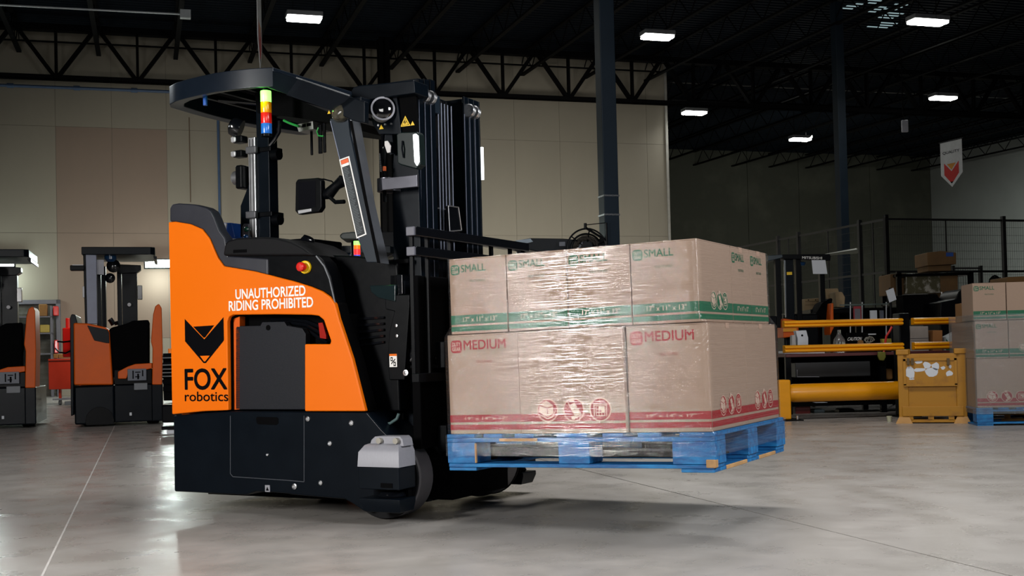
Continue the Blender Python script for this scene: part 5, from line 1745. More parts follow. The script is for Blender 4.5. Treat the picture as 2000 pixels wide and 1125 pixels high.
# ---- yellow guard barrier
yawb = math.radians(5)
wb0 = F0.level(1532, 822, 0)
BR = Frame((wb0[0], wb0[1], 0), yawb)
br_ = Thing('guard_barrier', 'yellow and black polymer guard rail barrier in front of the workbench', 'barrier', BR, (0, 0, 0))
zbt = BR.side(1532, 742, 0)[1]
bw = BR.side(1545, 800, 0)[0]-BR.side(1521, 800, 0)[0]
b0 = BR.side(1521, 800, 0)[0]
x1757 = BR.side(1757, 700, .2)[0]
x1902 = BR.side(1960, 700, .2)[0]
br_.part('low_post', MB().box(b0, b0+bw, -.02, .20, .012, zbt), BARRIER, bevel=.015)
br_.part('foot_plate', MB().box(b0-.05, b0+bw+.1, -.08, .30, 0, .012), BLACK)
br_.part('anchor_bolt', MB().cyl((b0+bw+.05, -.04, .01), (b0+bw+.05, -.04, .05), .012, n=8), ALU)
zt1, zt2 = BR.side(1600, 749, .02)[1], BR.side(1600, 785, .02)[1]
r = (zt1-zt2)/2
br_.part('kick_rail', MB().rings([(b0+bw-.01, .10, (zt1+zt2)/2), (b0+bw+.04, .10, (zt1+zt2)/2), (b0+bw+.06, .10, (zt1+zt2)/2), (x1757-.06, .10, (zt1+zt2)/2)], [r*.94, r*.94, r, r], 28), BARRIER, smooth=True)
for x in (BR.side(1507, 700, .1)[0], x1757, x1902):
    br_.part('tall_post', MB().box(x-.055, x+.055, .05, .22, .012, BR.side(1757, 612, .1)[1]), BLACK, bevel=.01)
    br_.part('foot_plate', MB().box(x-.12, x+.12, -.02, .30, 0, .012), BLACK)
def gr(xa, xb, yt, yb_):
    zt_, zb_ = BR.side(1640, yt, -.02)[1], BR.side(1640, yb_, -.02)[1]
    h = zt_-zb_
    pr = [(-.02, zb_), (-.05, zb_+h*.15), (-.05, zb_+h*.40), (-.025, zb_+h*.5), (-.05, zb_+h*.6), (-.05, zb_+h*.85), (-.02, zt_), (.04, zt_), (.04, zb_)]
    return MB().prism(pr, 'x', xa, xb)
xs0, xs1 = BR.side(1530, 660, 0)[0], x1757-.05
for yt, yb_ in ((624, 638), (672, 687)):
    br_.part('guard_rail', gr(xs0, xs1, yt, yb_), BARRIER, bevel=.008)
    br_.part('guard_rail', gr(x1757+.06, x1902-.06, yt, yb_), BARRIER, bevel=.008)

# ---- yellow steel stillage bin
cb0 = F0.level(1762, 827, 0)
cb1 = F0.level(1880, 829, 0)
CB = Frame((cb0[0], cb0[1], 0), math.radians(-20))
bn = Thing('steel_bin', 'yellow painted steel bin with torn white stickers in front of the barrier', 'bin', CB, (0, 0, 0))
def cbx(x, y):
    return CB.side(x, y, 0)
Xa, Xb = cbx(1754, 750)[0], cbx(1888, 750)[0]
ztb = cbx(1820, 692)[1]
zf = cbx(1820, 800)[1]
Dp = .52
for (x, y) in ((Xa, 0), (Xb-.09, 0), (Xa, Dp-.09), (Xb-.09, Dp-.09)):
    bn.part('corner_post', MB().box(x, x+.09, y, y+.09, .02, ztb+.03), BINY, bevel=.006)
    bn.part('post_cap', MB().box(x-.012, x+.102, y-.012, y+.102, ztb+.0, ztb+.05), BINY, bevel=.008)
    bn.part('foot', MB().loft([[(x+.02, y+.02, .10), (x+.07, y+.02, .10), (x+.07, y+.07, .10), (x+.02, y+.07, .10)], [(x-.03, y-.03, 0), (x+.12, y-.03, 0), (x+.12, y+.12, 0), (x-.03, y+.12, 0)]]), BINY)
bn.part('side_panel', MB().box(Xa+.05, Xb-.05, .015, .035, zf, ztb-.28), BINY)
bn.part('side_panel', MB().box(Xa+.05, Xb-.05, Dp-.04, Dp-.02, zf, ztb-.02), BINY)
for x in (Xa+.03, Xb-.05):
    bn.part('side_panel', MB().box(x, x+.02, .06, Dp-.06, zf, ztb-.02), BINY)
bn.part('bin_floor', MB().box(Xa+.03, Xb-.03, .03, Dp-.03, zf, zf+.02), BINY)
gx0, gx1 = cbx(1766, 700)[0], cbx(1866, 700)[0]
gz_0, gz_1 = cbx(1820, 752)[1], cbx(1820, 700)[1]
gt = bn.part('drop_gate', MB().box(gx0, gx1, -.012, .015, gz_0, gz_1), BINY, bevel=.004)
bn.part('gate_frame', MB().box(gx0-.01, gx1+.01, -.022, -.004, gz_1-.02, gz_1+.01).box(gx0-.01, gx1+.01, -.022, -.004, gz_0-.01, gz_0+.012).box(gx0-.01, gx0+.012, -.022, -.004, gz_0, gz_1).box(gx1-.012, gx1+.01, -.022, -.004, gz_0, gz_1), BINY, parent=gt)
for x in (1774, 1782, 1852):
    q = cbx(x, 706)
    bn.part('latch', MB().box(q[0]-.012, q[0]+.012, -.04, -.01, q[1]-.03, q[1]+.03), mat('rusty_dark', (.10, .06, .02, 1), .7), parent=gt)
for yy in (0, Dp-.05):
    bn.part('rim', MB().box(Xa+.05, Xb-.05, yy, yy+.05, ztb-.03, ztb+.005), BINY, bevel=.004)
    bn.part('base_channel', MB().box(Xa+.03, Xb-.03, yy-.01, yy+.06, zf-.06, zf+.03), BINY, bevel=.004)
for x in (1778, 1818, 1858):
    q = cbx(x, 800)[0]
    bn.part('fork_stirrup', MB().box(q-.025, q+.025, .0, .05, .03, zf-.05), BINY)
bn.part('skid', MB().box(Xa+.05, Xb-.05, 0, .06, .01, .035), BINY)
rr = random.Random(5)
for (x0, y0, x1, y1) in ((1769, 716, 1786, 741), (1783, 718, 1808, 727), (1786, 704, 1803, 711), (1803, 706, 1818, 720), (1807, 718, 1834, 738), (1819, 707, 1836, 723), (1837, 715, 1847, 722), (1846, 723, 1861, 735), (1853, 712, 1858, 720), (1775, 738, 1786, 742)):
    n_ = 9
    pts = []
    a, c_ = cbx(x0, y1), cbx(x1, y0)
    for k in range(n_):
        an = 2*math.pi*k/n_
        rad = rr.uniform(.75, 1.15)
        pts.append(((a[0]+c_[0])/2+(c_[0]-a[0])/2*rad*math.cos(an), (a[1]+c_[1])/2+(c_[1]-a[1])/2*rad*math.sin(an)))
    bn.part('torn_sticker', MB().prism(pts, 'y', -.0135, -.0122), PAPER, parent=gt, label='torn white paper sticker')

dup(bn.o, bn.o.matrix_basis @ Matrix.Translation((Xb-Xa+.06, .12, 0)), 'second yellow steel bin, mostly hidden behind the right-hand wrapped pallet', skip=())
# ---- right-hand wrapped pallet
g0 = F0.level(1908, 832, 0)
YP = g0[1]
PF = Frame((g0[0], g0[1], .015), math.radians(-8))
build_pallet(PF, 'bright blue pallet under the wrapped cartons at the right edge of the photo', worn=False)
# load
def pf(x, y):
    return PF.side(x, y, 0)
zc = [pf(1905, y)[1] for y in (826, 728, 640, 573)]
hM = 17
z0 = 5.62
GR = 'cartons on the right-hand wrapped pallet'
carton(PF, .5, .5, z0, 19, 14, 17, 'MEDIUM', 'bottom left carton of the pallet at the right edge, dull red band seen through film', {'front': 'sym'}, GR)
carton(PF, 19.8, .5, z0, 19, 14, 17, 'MEDIUM', 'bottom right carton of the pallet at the right edge', {'front': 'name'}, GR)
carton(PF, .5, .6, z0+17.1, 11, 17, 13, 'SMALL', 'second-row left carton of the pallet at the right edge, dull green band', {'front': 'name'}, GR)
carton(PF, 11.7, .6, z0+17.1, 11, 17, 13, 'SMALL', 'second-row middle carton of the pallet at the right edge', {'front': 'sym'}, GR)
carton(PF, 22.9, .6, z0+17.1, 17, 17, 13, 'SMALL', 'second-row right carton of the pallet at the right edge', {'front': 'sym'}, GR)
carton(PF, .2, .8, z0+30.3, 11, 17, 13, 'SMALL', 'top-row left carton with small print above the film, right-hand pallet', {'front': 'name'}, GR)
carton(PF, 11.5, .9, z0+30.3, 17, 17, 13, 'SMALL', 'top-row middle carton with handling symbols, right-hand pallet', {'front': 'sym'}, GR)
carton(PF, 28.8, .9, z0+30.3, 17, 17, 13, 'SMALL', 'top-row right carton cut off by the photo edge, right-hand pallet', {'front': 'sym'}, GR)
carton(PF, 2, 18.5, z0+30.3, 40, 18, 7, 'SMALL', 'brown carton lying behind the top row of the right-hand pallet', {}, GR, cardm=CARD_D)
carton(PF, 1, 18.2, z0, 38, 21, 30, 'SMALL', 'large carton in the hidden middle of the right-hand pallet', {}, GR)
lv = []
z = 3.5
while z < 45:
    e = (-.1, 48.1, -.2, 40.1) if z < 5.6 else (0.1, 47, .1, 39.8)
    lv.append((z,)+e)
    z += .5
film2 = film.copy()
film2.name = 'cloudy_stretch_film'
for n_ in film2.node_tree.nodes:
    if n_.type == 'MIX_SHADER' and not n_.inputs[0].is_linked:
        n_.inputs[0].default_value = .2
    if n_.type == 'BSDF_DIFFUSE':
        n_.inputs[0].default_value = (.36, .41, .42, 1)
lv = [e for e in lv if e[0] < 38.5]
fo = single('stretch_wrap', film_shell(lv, 11, .005), film2, PF, 'cloudy stretch film around the cartons at the right edge of the photo', 'plastic wrap')
for p in fo.data.polygons:
    p.use_smooth = True

# ---- workbench behind the barrier with its clutter
YW = 13.0
def bx(x0, x1, y0, y1, Y=YW, dp=.3):
    return MB().box(*bx0(x0, x1, y0, y1, Y, Y+dp))
zbench = F0.side(1650, 689, YW)[1]
wk = Thing('workbench', 'long dark workbench behind the yellow barrier', 'workbench', F0, (F0.side(1640, 700, YW)[0], YW+.4, 0))
xw0, xw1 = F0.side(1535, 700, YW)[0], F0.side(1905, 700, YW)[0]
wk.part('worktop', MB().box(xw0, xw1, YW, YW+.8, zbench-.035, zbench), mat('dark_red_edge', (.10, .02, .02, 1), .5), bevel=.004)
wk.part('rear_board', MB().box(xw0, xw1, YW+.76, YW+.8, .1, zbench-.04), MATTEK)
wk.part('lower_shelf', MB().box(xw0, xw1, YW+.1, YW+.75, .08, .11), MATTEK)
for x in (xw0, (xw0+xw1)/2, xw1-.06):
    for y in (YW+.02, YW+.7):
        wk.part('leg', MB().box(x, x+.06, y, y+.06, 0, zbench-.035), BLACK)
wk.part('drawer_unit', bx(1554, 1700, 705, 738, YW+.03, .5), mat('dark_drawer', (.014, .015, .016, 1), .4), bevel=.01)
wk.part('drawer_trim', MB().tube([(F0.side(1557, y, YW)[0], YW, F0.side(1557, y, YW)[1]) for y in (722, 736)]+[(F0.side(1600, 736, YW)[0], YW, F0.side(1600, 736, YW)[1])], .004, 5), LGREY)
items = [
 ('drink_carton', 'carton', 'white bent carton at the left end of the workbench behind the barrier', [(1554, 646), (1575, 645), (1579, 660), (1579, 690), (1558, 690), (1558, 662)], PAPER, .12),
 ('drink_carton', 'carton', 'narrow grey-white carton left of the bent carton on the workbench', [(1547, 655), (1554, 654), (1556, 690), (1547, 690)], mat('off_white', (.40, .39, .38, 1), .6), .1),
 ('equipment_case', 'case', 'black case with a small white logo strip on the workbench, right of the caution sign', [(1694, 651), (1712, 650), (1714, 690), (1694, 690)], MATTEK, .2),
 ('book', 'book', 'narrow white binder standing right of the black barrier post', [(1769, 644), (1777, 644), (1777, 690), (1769, 690)], PAPER, .2),
 ('cardboard_box', 'box', 'pale carton with dark bands standing on the workbench right of the barrier post', [(1778, 637), (1813, 637), (1815, 690), (1778, 690)], mat('pale_carton', (.28, .24, .21, 1), .7), .25),
 ('cardboard_box', 'box', 'small orange-brown carton in the middle of the right barrier bay', [(1822, 645), (1841, 645), (1841, 690), (1822, 690)], mat('orange_brown', (.30, .12, .03, 1), .7), .2),
 ('tissue_box', 'box', 'white and green house-shaped box on the workbench near the wrapped pallet', [(1848, 658), (1868, 648), (1876, 655), (1876, 690), (1848, 690)], mat('pale_box', (.50, .54, .55, 1), .6), .15),
 ('spray_bottle', 'bottle', 'white spray bottle beside the house-shaped box on the workbench', [(1884, 640), (1888, 636), (1891, 652), (1896, 665), (1896, 690), (1882, 690), (1883, 664), (1886, 652)], PAPER, .08),
 ('yellow_tape_roll', 'tape', 'flat yellow item lying near the barrier post on the workbench', [(1723, 662), (1741, 661), (1742, 669), (1724, 670)], mat('dull_yellow', (.45, .36, .03, 1), .5), .08),
 ('shelf_paper', 'paper', 'row of white papers just under the lower guard rail at left', [(1532, 686), (1610, 686), (1612, 691), (1532, 691)], PAPER, .3),
]
bandm = mat('dark_band', (.03, .03, .04, 1), .6)
for nm, cat_, lab, pts, m, dp in items:
    pp = P0(pts, YW+.1)
    base = (pp[0][0], YW+.1, min(p[1] for p in pp))
    t = Thing(nm, lab, cat_, F0, base)
    t.part('body', MB().prism(pp, 'y', YW+.1, YW+.1+dp), m, bevel=.006)
    if nm == 'drink_carton' and dp > .11:
        c_ = F0.side(1567, 655, YW+.09)
        t.part('round_mark', MB().cyl((c_[0], YW+.1, c_[1]), (c_[0], YW+.094, c_[1]), .011, n=12), INK)
    if 'dark bands' in lab:
        t.part('printed_band', bx(1778, 1814, 660, 661.5, YW+.095, .006).box(*bx0(1778, 1814, 664, 665, YW+.095, YW+.1)), bandm)
    if nm == 'tissue_box':
        t.part('printed_band', MB().prism(P0([(1848, 662), (1862, 678), (1866, 690), (1848, 690)], YW+.095), 'y', YW+.094, YW+.1), GREENI)
    if nm == 'yellow_tape_roll':
        t.part('stand', bx(1725, 1741, 670, 690, YW+.1, .08), MATTEK)
    if nm == 'spray_bottle':
        t.part('trigger', bx(1880, 1891, 636, 640, YW+.1, .05), RED)
    if nm == 'equipment_case':
        t.part('maker_strip', bx(1696, 1711, 651.5, 654, YW+.094, .006), PAPER)
# clear spray jug
jp = F0.side(1645, 690, YW+.05)
zj = lambda y: F0.side(1645, y, YW+.05)[1]
jm = mat('clear_glass_jug', (.75, .8, .78, 1), .08, trans=.9)
single('glass_jug', MB().lathe((jp[0], YW+.15, jp[1]), (0, 0, 1), [(0, .06), (.01, .066), (zj(670)-jp[1], .066), (zj(662)-jp[1], .058), (zj(654)-jp[1], .026), (zj(648)-jp[1], .018), (zj(644)-jp[1], .02)], 24), jm, F0, 'clear glass flask standing left of the CAUTION sign', 'flask', base=(jp[0], YW+.15, jp[1]), smooth=True)
# caution sign
cs = P0([(1654, 650), (1692, 649), (1694, 688), (1655, 689)], YW+.3)
csn = Thing('caution_sign', 'black board with slanted white CAUTION lettering on the workbench', 'sign', F0, (cs[3][0], YW+.3, cs[3][1]))
csn.part('board', MB().prism(cs, 'y', YW+.3, YW+.33), MATTEK)
tx = MB()
a, b_, c_ = F0.side(1655, 665.5, YW+.29), F0.side(1682, 664.5, YW+.29), F0.side(1657, 659, YW+.29)
put_text(tx, 'CAUTION', ((a[0], YW+.297, a[1]), (b_[0], YW+.297, b_[1]), (c_[0], YW+.297, c_[1])), .008)
csn.part('sign_lettering', tx, WHITE, label='white lettering CAUTION')
# brown round thing + wire coils
q = F0.side(1679, 669, YW+.1)
single('tape_roll', MB().lathe((q[0], YW+.05, q[1]), (0, 1, 0), [(0, .012), (0, .028), (.04, .028), (.04, .012)], 20), CARD_D, F0, 'small brown tape roll below the CAUTION lettering', 'tape', base=(q[0], YW+.05, q[1]), smooth=True)
pts = []
q = F0.side(1698, 664, YW+.05)
for k in range(60):
    a = k*.4
    pts.append((q[0]+(.03+.02*math.sin(k*.23))*math.cos(a)*1.2, YW+.03+.0006*k, q[1]+(.03+.01*math.cos(k*.31))*math.sin(a)))
single('cable_coil', MB().tube(pts, .004, 5), mat('pale_cable', (.32, .30, .25, 1), .5), F0, 'pale coiled cable right of the CAUTION sign', 'cable', base=pts[0])
pts = [(F0.side(x, y, YW+.02)[0], YW+.02, F0.side(x, y, YW+.02)[1]) for x, y in ((1742, 638), (1738, 646), (1731, 657), (1726, 689))]
single('red_tube', MB().tube(pts, .012, 8), RED, F0, 'short slanting red tube near the black barrier post', 'tube', base=pts[0], smooth=True)
gl_ = P0([(1716, 687), (1730, 687), (1731, 697), (1727, 705), (1718, 704), (1715, 695)], YW-.05)
single('work_glove', MB().prism(gl_, 'y', YW-.05, YW-.01), mat('olive_glove', (.20, .20, .03, 1), .6), F0, 'olive yellow glove hanging below the lower guard rail', 'glove', base=(gl_[0][0], YW-.05, gl_[0][1]), bevel=.01)
# under the bench
single('red_crate', bx(1554, 1583, 792, 818, YW+.15, .4), mat('dark_red_plastic', (.11, .008, .008, 1), .5), F0, 'dark red crate on the floor under the workbench', 'crate', base=(F0.side(1568, 818, YW)[0], YW+.3, .11), bevel=.01)
for (x0, x1, y0, y1, m, lab) in ((1592, 1620, 786, 796, PAPER, 'white paper bag on the lower shelf of the workbench'), (1590, 1612, 799, 814, mat('blue_grey_bag', (.18, .25, .28, 1), .5), 'pale blue-grey bag under the workbench right of the red crate'), (1640, 1670, 798, 812, BLACK, 'black tool case on the floor under the workbench'), (1732, 1744, 720, 742, CARD_D, 'small brown carton in the shade at the right of the bench')):
    single('storage_bag' if 'bag' in lab else 'storage_case', bx(x0, x1, y0, y1, YW+.2, .2), m, F0, lab, 'bag' if 'bag' in lab else 'case', base=(F0.side(x0, y1, YW)[0], YW+.3, F0.side(x0, y1, YW)[1]), bevel=.02)
q = F0.level(1737, 817, .03)
single('glass_cup', MB().lathe((q[0], q[1], 0), (0, 0, 1), [(0, .02), (.05, .028), (.052, .024), (.006, .014)], 14), mat('pale_plastic_cup', (.5, .5, .35, 1), .3), F0, 'tiny pale cup lying by the foot of the yellow bin', 'cup', base=(q[0], q[1], 0), smooth=True)

# ---- forklift with maker's name, behind the barrier
YM = 15.5
M_ = Thing('forklift', 'dark forklift behind the barrier with a white maker name on its roof edge', 'forklift', F0, (F0.side(1550, 700, YM)[0], YM+.6, 0))
M_.part('roof_guard', MB().prism(P0([(1500, 499), (1528, 497), (1530, 503), (1500, 510)], YM), 'y', YM+.0, YM+.9), mat('blue_black_roof', (.02, .035, .045, 1), .35), bevel=.006)
M_.part('roof_guard', MB().prism(P0([(1528, 497), (1620, 496), (1623, 500), (1622, 509), (1612, 510), (1560, 506), (1530, 506)], YM-.02), 'y', YM-.02, YM+.1), BLACK, bevel=.006)
M_.part('roof_guard', MB().box(*bx0(1500, 1620, 497, 501, YM+.1, YM+1.0)), BLACK, bevel=.006)
for (a, b_, y1, m) in ((1537, 1549, 640, NAVY), (1518, 1524, 640, BLACK), (1558, 1564, 640, BLACK), (1603, 1610, 590, BLACK)):
    M_.part('roof_pillar', MB().box(*bx0(a, b_, 503, y1, YM+.05, YM+.15)), m, bevel=.006)
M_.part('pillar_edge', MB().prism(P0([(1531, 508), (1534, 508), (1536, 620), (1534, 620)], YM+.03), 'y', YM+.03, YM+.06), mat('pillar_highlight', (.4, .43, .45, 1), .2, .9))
M_.part('yellow_sticker', MB().box(*bx0(1537, 1547, 531, 537, YM+.04, YM+.05)), YEL)
tx = MB()
a, b_, c_ = F0.side(1567, 505.5, YM-.03), F0.side(1606, 506.5, YM-.03), F0.side(1567, 500.5, YM-.03)
put_text(tx, 'MITSUBISHI', ((a[0], YM-.022, a[1]), (b_[0], YM-.022, b_[1]), (c_[0], YM-.022, c_[1])), .010)
M_.part('maker_lettering', tx, WHITE, label='white lettering MITSUBISHI')
M_.part('paper_sheet', MB().prism(P0([(1585, 508), (1612, 508), (1616, 535), (1588, 535)], YM-.05), 'y', YM-.05, YM-.046), PAPER, label='white paper sheet hanging from the roof')
M_.part('blue_beacon', MB().lathe((F0.side(1569, 514, YM)[0], YM+.1, F0.side(1569, 518, YM)[1]), (0, 0, 1), [(0, .04), (.04, .06), (.05, .03)], 16), mat('dark_blue_lamp', 'ffffff'), smooth=True)
M_.part('seat_back', MB().prism(P0([(1594, 612), (1606, 592), (1622, 582), (1627, 583), (1622, 606), (1618, 625), (1596, 628)], YM+.2), 'y', YM+.2, YM+.6), MATTEK, bevel=.02)
M_.part('body_cover', MB().box(*bx0(1536, 1600, 612, 800, YM+.1, YM+1.0)), BLACK, bevel=.03)
M_.part('orange_cover', MB().prism(P0([(1530, 622), (1560, 626), (1560, 648), (1548, 658), (1530, 660)], YM-.1), 'y', YM-.1, YM+.3), ORANGE_D, bevel=.01)
M_.part('orange_stripe', MB().box(*bx0(1530, 1556, 641, 648, YM-.12, YM-.1)), BARRIER)
M_.part('orange_column', MB().prism(P0([(1624, 592), (1628, 592), (1629, 640), (1626, 646), (1622, 655), (1621, 646), (1622, 620)], YM+.0), 'y', YM, YM+.3), ORANGE_D, bevel=.01)

# white cantilever arm on the column
YA = 22.0
a, b_, c_, d_ = [F0.side(x, y, YA) for x, y in ((1606, 498), (1672, 486), (1679, 493), (1612, 503))]
arm = Thing('cantilever_arm', 'long tapering pale arm sticking out above the dark forklift towards the steel column', 'arm', F0, (b_[0], YA, b_[1]))
arm.part('arm', MB().rings([(F0.side(1600, 500, YA)[0], YA-.2, F0.side(1600, 500, YA)[1]), (F0.side(1672, 490, YA)[0], YA, F0.side(1672, 490, YA)[1])], [.012, .05], 10), mat('dull_white_arm', (.24, .25, .20, 1), .5), smooth=True)
arm.part('end_flange', MB().box(*bx0(1673, 1676, 484, 494, YA-.02, YA+.06)), mat('dull_white_arm', 'ffffff'))

# cartons and clutter beyond
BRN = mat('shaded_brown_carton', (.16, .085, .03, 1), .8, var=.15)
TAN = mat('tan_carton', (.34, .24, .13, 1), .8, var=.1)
far = [
 ('cardboard_box', 'box', 'open tan carton flap standing above the dark forklift seat', [(1610, 564), (1637, 563), (1643, 585), (1640, 600), (1620, 600)], TAN, 16.5, .3),
 ('cardboard_box', 'box', 'tan carton with rounded top right of the open flap', [(1631, 570), (1645, 570), (1651, 580), (1650, 600), (1634, 600)], TAN, 16.1, .3),
 ('wooden_crate', 'crate', 'light wooden slatted crate behind the dark forklift', [(1571, 584), (1600, 582), (1602, 611), (1572, 611)], TAN, 17.5, .5),
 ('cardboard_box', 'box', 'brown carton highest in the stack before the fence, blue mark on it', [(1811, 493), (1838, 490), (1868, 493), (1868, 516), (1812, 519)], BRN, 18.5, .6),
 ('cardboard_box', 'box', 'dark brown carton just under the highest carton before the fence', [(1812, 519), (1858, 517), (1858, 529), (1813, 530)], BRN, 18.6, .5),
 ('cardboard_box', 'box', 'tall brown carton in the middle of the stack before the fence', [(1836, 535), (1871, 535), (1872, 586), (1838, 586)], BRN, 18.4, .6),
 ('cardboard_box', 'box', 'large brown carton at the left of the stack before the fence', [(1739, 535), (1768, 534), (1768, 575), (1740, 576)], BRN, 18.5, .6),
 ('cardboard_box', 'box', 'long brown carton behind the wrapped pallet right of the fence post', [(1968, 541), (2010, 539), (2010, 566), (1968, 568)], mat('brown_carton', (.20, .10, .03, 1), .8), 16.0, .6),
 ('plastic_wrap_bale', 'bundle', 'glinting plastic-wrapped bundle in the middle of the stack before the fence', [(1769, 534), (1836, 534), (1838, 572), (1769, 574)], mat('olive_bundle', (.10, .09, .05, 1), .25, col2=(.45, .42, .36, 1), c2lo=.5, c2hi=.66, scale=9, bump=.8), 18.4, .6),
 ('office_chair', 'chair', 'large black padded backrest behind the upper guard rail', [(1764, 576), (1830, 574), (1840, 590), (1842, 622), (1766, 624)], MATTEK, 15.0, .3),
 ('machine_cover', 'cover', 'black machine hood with a round top left of the wrapped pallet', [(1836, 622), (1837, 590), (1866, 584), (1872, 570), (1880, 564), (1890, 564), (1898, 572), (1899, 770), (1836, 770)], BLACK, 14.4, .6),
 ('paper_sheet', 'paper', 'white tilted paper sheet left of the black barrier post', [(1730, 568), (1745, 562), (1751, 585), (1737, 591)], PAPER, 14.5, .004),
 ('tool_cabinet', 'cabinet', 'dark cabinet standing behind the workbench in the left barrier bay', [(1640, 602), (1760, 600), (1760, 782), (1640, 782)], MATTEK, 16.8, .5),
]
for nm, cat_, lab, pts, m, Y, dp in far:
    pp = P0(pts, Y)
    zb_ = min(p[1] for p in pp)
    t = Thing(nm, lab, cat_, F0, (sum(p[0] for p in pp)/len(pp), Y+dp/2, zb_))
    o_ = t.part('body' if 'chair' not in nm else 'backrest', MB().prism(pp, 'y', Y, Y+dp), m, bevel=.012 if dp > .1 else 0)
    if 'blue mark' in lab:
        t.part('printed_mark', MB().box(*bx0(1848, 1862, 493, 501, Y-.004, Y)), mat('blue_print', (.02, .08, .35, 1), .5))
    if nm == 'paper_sheet':
        t.part('pole', MB().cyl((pp[0][0]+.06, Y+.02, 0), (pp[0][0]+.06, Y+.02, pp[1][1]), .015, n=8), BLACK)
    if nm == 'wooden_crate':
        for y in (588, 595):
            t.part('crate_gap', MB().box(*bx0(1573, 1600, y, y+1.2, Y-.004, Y)), INK)
        for x in (1578, 1592):
            t.part('nail_mark', MB().box(*bx0(x, x+2, 585, 587, Y-.004, Y)), INK)
    if nm == 'office_chair':
        t.part('pedestal', MB().cyl((F0.side(1800, 0, Y)[0], Y+.2, .06), (F0.side(1800, 0, Y)[0], Y+.2, zb_+.02), .04, n=10), BLACK)
        for k in range(5):
            a = k*2*math.pi/5
            t.part('leg', MB().tube([(F0.side(1800, 0, Y)[0], Y+.2, .08), (F0.side(1800, 0, Y)[0]+.3*math.cos(a), Y+.2+.3*math.sin(a), .04)], .02, 6), BLACK)
        t.part('edge_trim', MB().prism(P0([(1838, 570), (1840, 570), (1843, 586), (1841, 587)], Y-.01), 'y', Y-.01, Y), WHITE)
ptb = Thing('packing_table', 'dark table carrying the tan cartons behind the dark forklift', 'table', F0, (F0.side(1610, 700, 16.2)[0], 16.6, 0))
zt9 = F0.side(1620, 602, 16.3)[1]-.02
ptb.part('table_top', MB().box(F0.side(1565, 0, 16)[0], F0.side(1660, 0, 16)[0], 16.0, 18.2, zt9-.05, zt9), BLACK)
for xq in (1567, 1655):
    for yq in (16.05, 18.05):
        ptb.part('leg', MB().box(F0.side(xq, 0, 16)[0], F0.side(xq, 0, 16)[0]+.06, yq, yq+.06, 0, zt9-.05), BLACK)
# storage rack carrying that stack (dark frame)
YK = 18.3
rk = Thing('storage_rack', 'dark steel rack under the brown cartons before the fence', 'rack', F0, (F0.side(1805, 700, YK)[0], YK+.4, 0))
for x in (1735, 1875):
    for dy in (0, .75):
        rk.part('upright', MB().box(F0.side(x, 0, YK)[0], F0.side(x, 0, YK)[0]+.07, YK+dy, YK+dy+.07, 0, F0.side(x, 531, YK)[1]), BLACK)
for y in (588, 534):
    z = F0.side(1800, y, YK)[1]
    rk.part('shelf_board', MB().box(F0.side(1735, 0, YK)[0], F0.side(1880, 0, YK)[0], YK, YK+.82, z-.04, z), BLACK)
# white poles of a rack behind the rail
pl_ = mat('pale_pole', (.42, .43, .44, 1), .35, .3)
tr_ = Thing('display_stand', 'row of thin pale poles rising behind the upper guard rail', 'stand', F0, (F0.side(1690, 640, 15.2)[0], 15.2, 0))
for x in (1661, 1684, 1731):
    p, q = F0.side(x, 784, 15.2), F0.side(x, 590, 15.2)
    tr_.part('pole', MB().cyl((p[0], 15.2, p[1]), (q[0], 15.2, q[1]), .008, n=8), pl_)
p, q = F0.side(1640, 597, 15.2), F0.side(1735, 597, 15.2)
tr_.part('cross_bar', MB().box(p[0], q[0], 15.19, 15.21, p[1], p[1]+.015), mat('green_grey_bar', (.08, .11, .10, 1), .4))
for (x0, x1, y0, y1, m) in ((1668, 1682, 598, 628, mat('dark_red_frame', (.30, .02, .03, 1), .4)), (1700, 1713, 606, 624, PAPER), (1719, 1726, 606, 622, pnm)):
    f_ = tr_.part('hanging_panel', bx(x0, x1, y0, y1, 15.15, .03), m, bevel=.003)
    if x0 == 1668:
        tr_.part('panel_face', bx(1670, 1680, 603, 628, 15.145, .005), mat('grey_face', (.14, .13, .15, 1), .5), parent=f_)
# hanging bundle of keys/gloves in front of the mesh fence
_q = BD.side(1944, 552, c0b.y-.07)
Yh = BD.world((_q[0], c0b.y-.07, _q[1])).y
hb2 = Thing('cable_bundle', 'glinting black bundle hanging on the fence left of the right fence post', 'cable', F0, (F0.side(1944, 550, Yh)[0], Yh, F0.side(1944, 550, Yh)[1]))
rr = random.Random(9)
m = MB()
c_ = F0.side(1944, 552, Yh)
for k in range(14):
    a0_ = rr.uniform(0, 6.28)
    rad = rr.uniform(.06, .12)
    m.tube([(c_[0]+rad*math.cos(a0_+t*.5), Yh+rr.uniform(-.03, .03), c_[1]+rad*math.sin(a0_+t*.5)*1.1) for t in range(13)], .02, 5)
hb2.part('coil', m, GLOSSB, smooth=True)
p = P0([(1935, 560), (1943, 560), (1942, 575), (1937, 577)], Yh-.05)
hb2.part('hanging_end', MB().prism(p, 'y', Yh-.06, Yh), GLOSSB, bevel=.01)

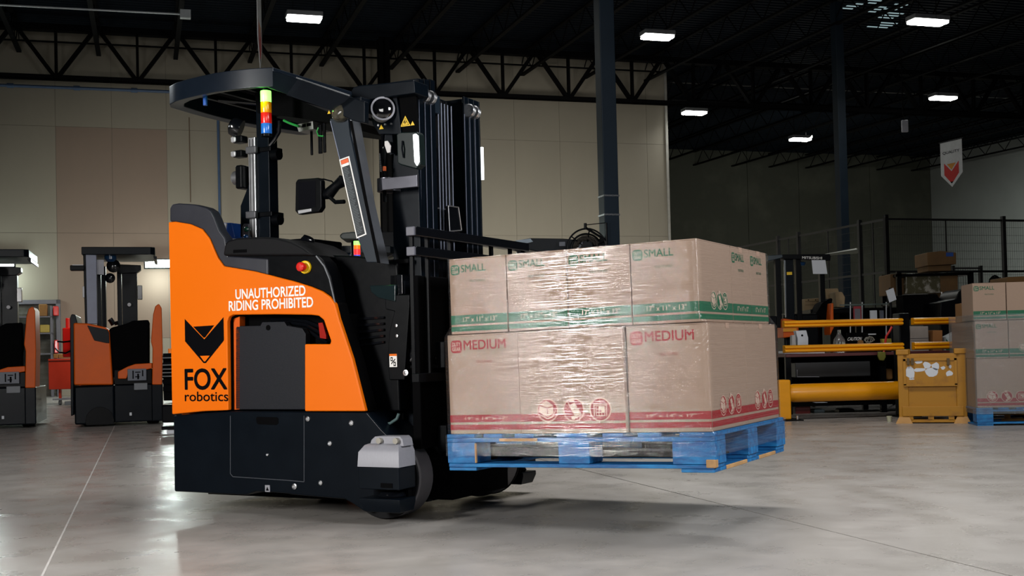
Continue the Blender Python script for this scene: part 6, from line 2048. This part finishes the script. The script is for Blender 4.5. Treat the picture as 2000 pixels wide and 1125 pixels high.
# second, lower fence piece near the corner
fx0_ = BD.side(1862, 560, 20.5)
fz = BD.side(1862, 524, 20.5)[1]
fx1_ = BD.side(1916, 560, 20.5)
fg = Thing('fence_gate', 'low black fence gate in front of the tall mesh fence', 'gate', BD, (fx0_[0], 20.5, 0))
for x in (fx0_[0], fx1_[0]):
    fg.part('post', MB().box(x-.03, x+.03, 20.47, 20.53, 0, fz+.05), FENCEM)
for z in (fz, fz-.75, .15):
    fg.part('rail', MB().box(fx0_[0], fx1_[0], 20.48, 20.52, z-.015, z+.015), FENCEM)
m = MB()
x = fx0_[0]
while x < fx1_[0]:
    m.box(x, x+.005, 20.498, 20.502, .15, fz)
    x += .06
fg.part('mesh_panel', m, FENCEM, kind='stuff')

# ---- banners
def banner(label, fr, w, h, word):
    t = Thing('hanging_banner', label, 'banner', fr, (0, 0, 0), group='pointed banners hanging from the roof')
    k = h*.28
    t.part('cloth', MB().prism([(-w/2, 0), (w/2, 0), (w/2, -(h-k)), (0, -h), (-w/2, -(h-k))], 'y', -.004, .004), mat('banner_white', (.55, .56, .57, 1), .7))
    for sgn in (-1, 1):
        def Pb(pts, kk=0):
            return [(sgn*-1*0+x*w/2*(1 if sgn < 0 else -1), sgn*(.0052+kk*.001), -h+z*h) for x, z in pts]
        e = MB()
        e.add(Pb([(-.68, .54), (0, .34), (.68, .54), (.68, .28), (0, .07), (-.68, .28)]), [tuple(range(6))], 0)
        e.add(Pb([(-.42, .51), (.42, .51), (0, .37)]), [(0, 1, 2)], 1)
        e.add(Pb([(-.16, .115), (.16, .115), (0, .07)], 1), [(0, 1, 2)], 2)
        t.part('banner_emblem', e, [mat('banner_red', (.50, .015, .012, 1), .7), mat('banner_amber', (.60, .25, .03, 1), .7), INK])
        if word:
            tx = MB()
            a = Pb([(-.78, .72)])[0]; b_ = Pb([(.78, .72)])[0]; c_ = Pb([(-.78, .79)])[0]
            put_text(tx, word, (a, b_, c_), .02)
            t.part('banner_lettering', tx, INK, label='black lettering '+word)
    t.part('hanging_wire', MB().tube([(-w/2, 0, 0), (-w/2, 0, 2.5)], .003, 4).tube([(w/2, 0, 0), (w/2, 0, 2.5)], .003, 4), STEELD)
    t.part('top_rod', MB().cyl((-w/2-.03, 0, 0), (w/2+.03, 0, 0), .01, n=6), STEELD)
    return t
Yq = 21.0
p = F0.side(1857, 275, Yq)
pb = F0.side(1858, 365, Yq)
wq = F0.side(1878, 270, Yq)[0]-F0.side(1836, 278, Yq)[0]
banner('white pointed banner reading QUALITY with a red and amber emblem', Frame((p[0], Yq, p[1]), math.radians(-66)), .51, p[1]-pb[1], 'QUALITY')
Y5 = 15.0
p = F0.side(505, -35, Y5)
pb = F0.side(502, 135, Y5)
banner('pointed banner seen edge-on above the big truck\'s roof guard', Frame((p[0], Y5, p[1]), math.radians(90+8)), .75, p[1]-pb[1], '')
# wireless access point box
p = F0.side(1768, 246, 22)
ap = Thing('access_point', 'small white box hanging from the roof left of the QUALITY banner', 'device', F0, (p[0], 22, p[1]))
ap.part('housing', MB().box(p[0]-.06, p[0]+.06, 22, 22.05, p[1]-.11, p[1]+.11), mat('white_housing', (.42, .42, .46, 1), .5), bevel=.01)
ap.part('hanger', MB().tube([(p[0], 22.02, p[1]+.11), (p[0]-.03, 22.02, p[1]+.2), (p[0]-.03, 22.02, 8.0)], .01, 6), STEELD)
# roof beam and pipes of the dark bay
a, b_ = BD.side(1310, 195, 30), BD.side(1760, 214, 30)
single('roof_pipe', MB().tube([(a[0], 30, (a[1]+b_[1])/2), (RX, 30, (a[1]+b_[1])/2)], .05, 8), STEELD, BD, 'dark steel pipe running under the roof of the dark bay', 'pipe', base=(a[0], 30, a[1]))
a = BD.side(1310, 160, 32)
single('roof_pipe', MB().tube([(a[0], 32, a[1]), (RX, 32, a[1])], .03, 8), mat('galvanised', (.12, .12, .12, 1), .3, .8), BD, 'thin galvanised pipe above the dark steel pipe in the dark bay', 'pipe', base=(a[0], 32, a[1]))
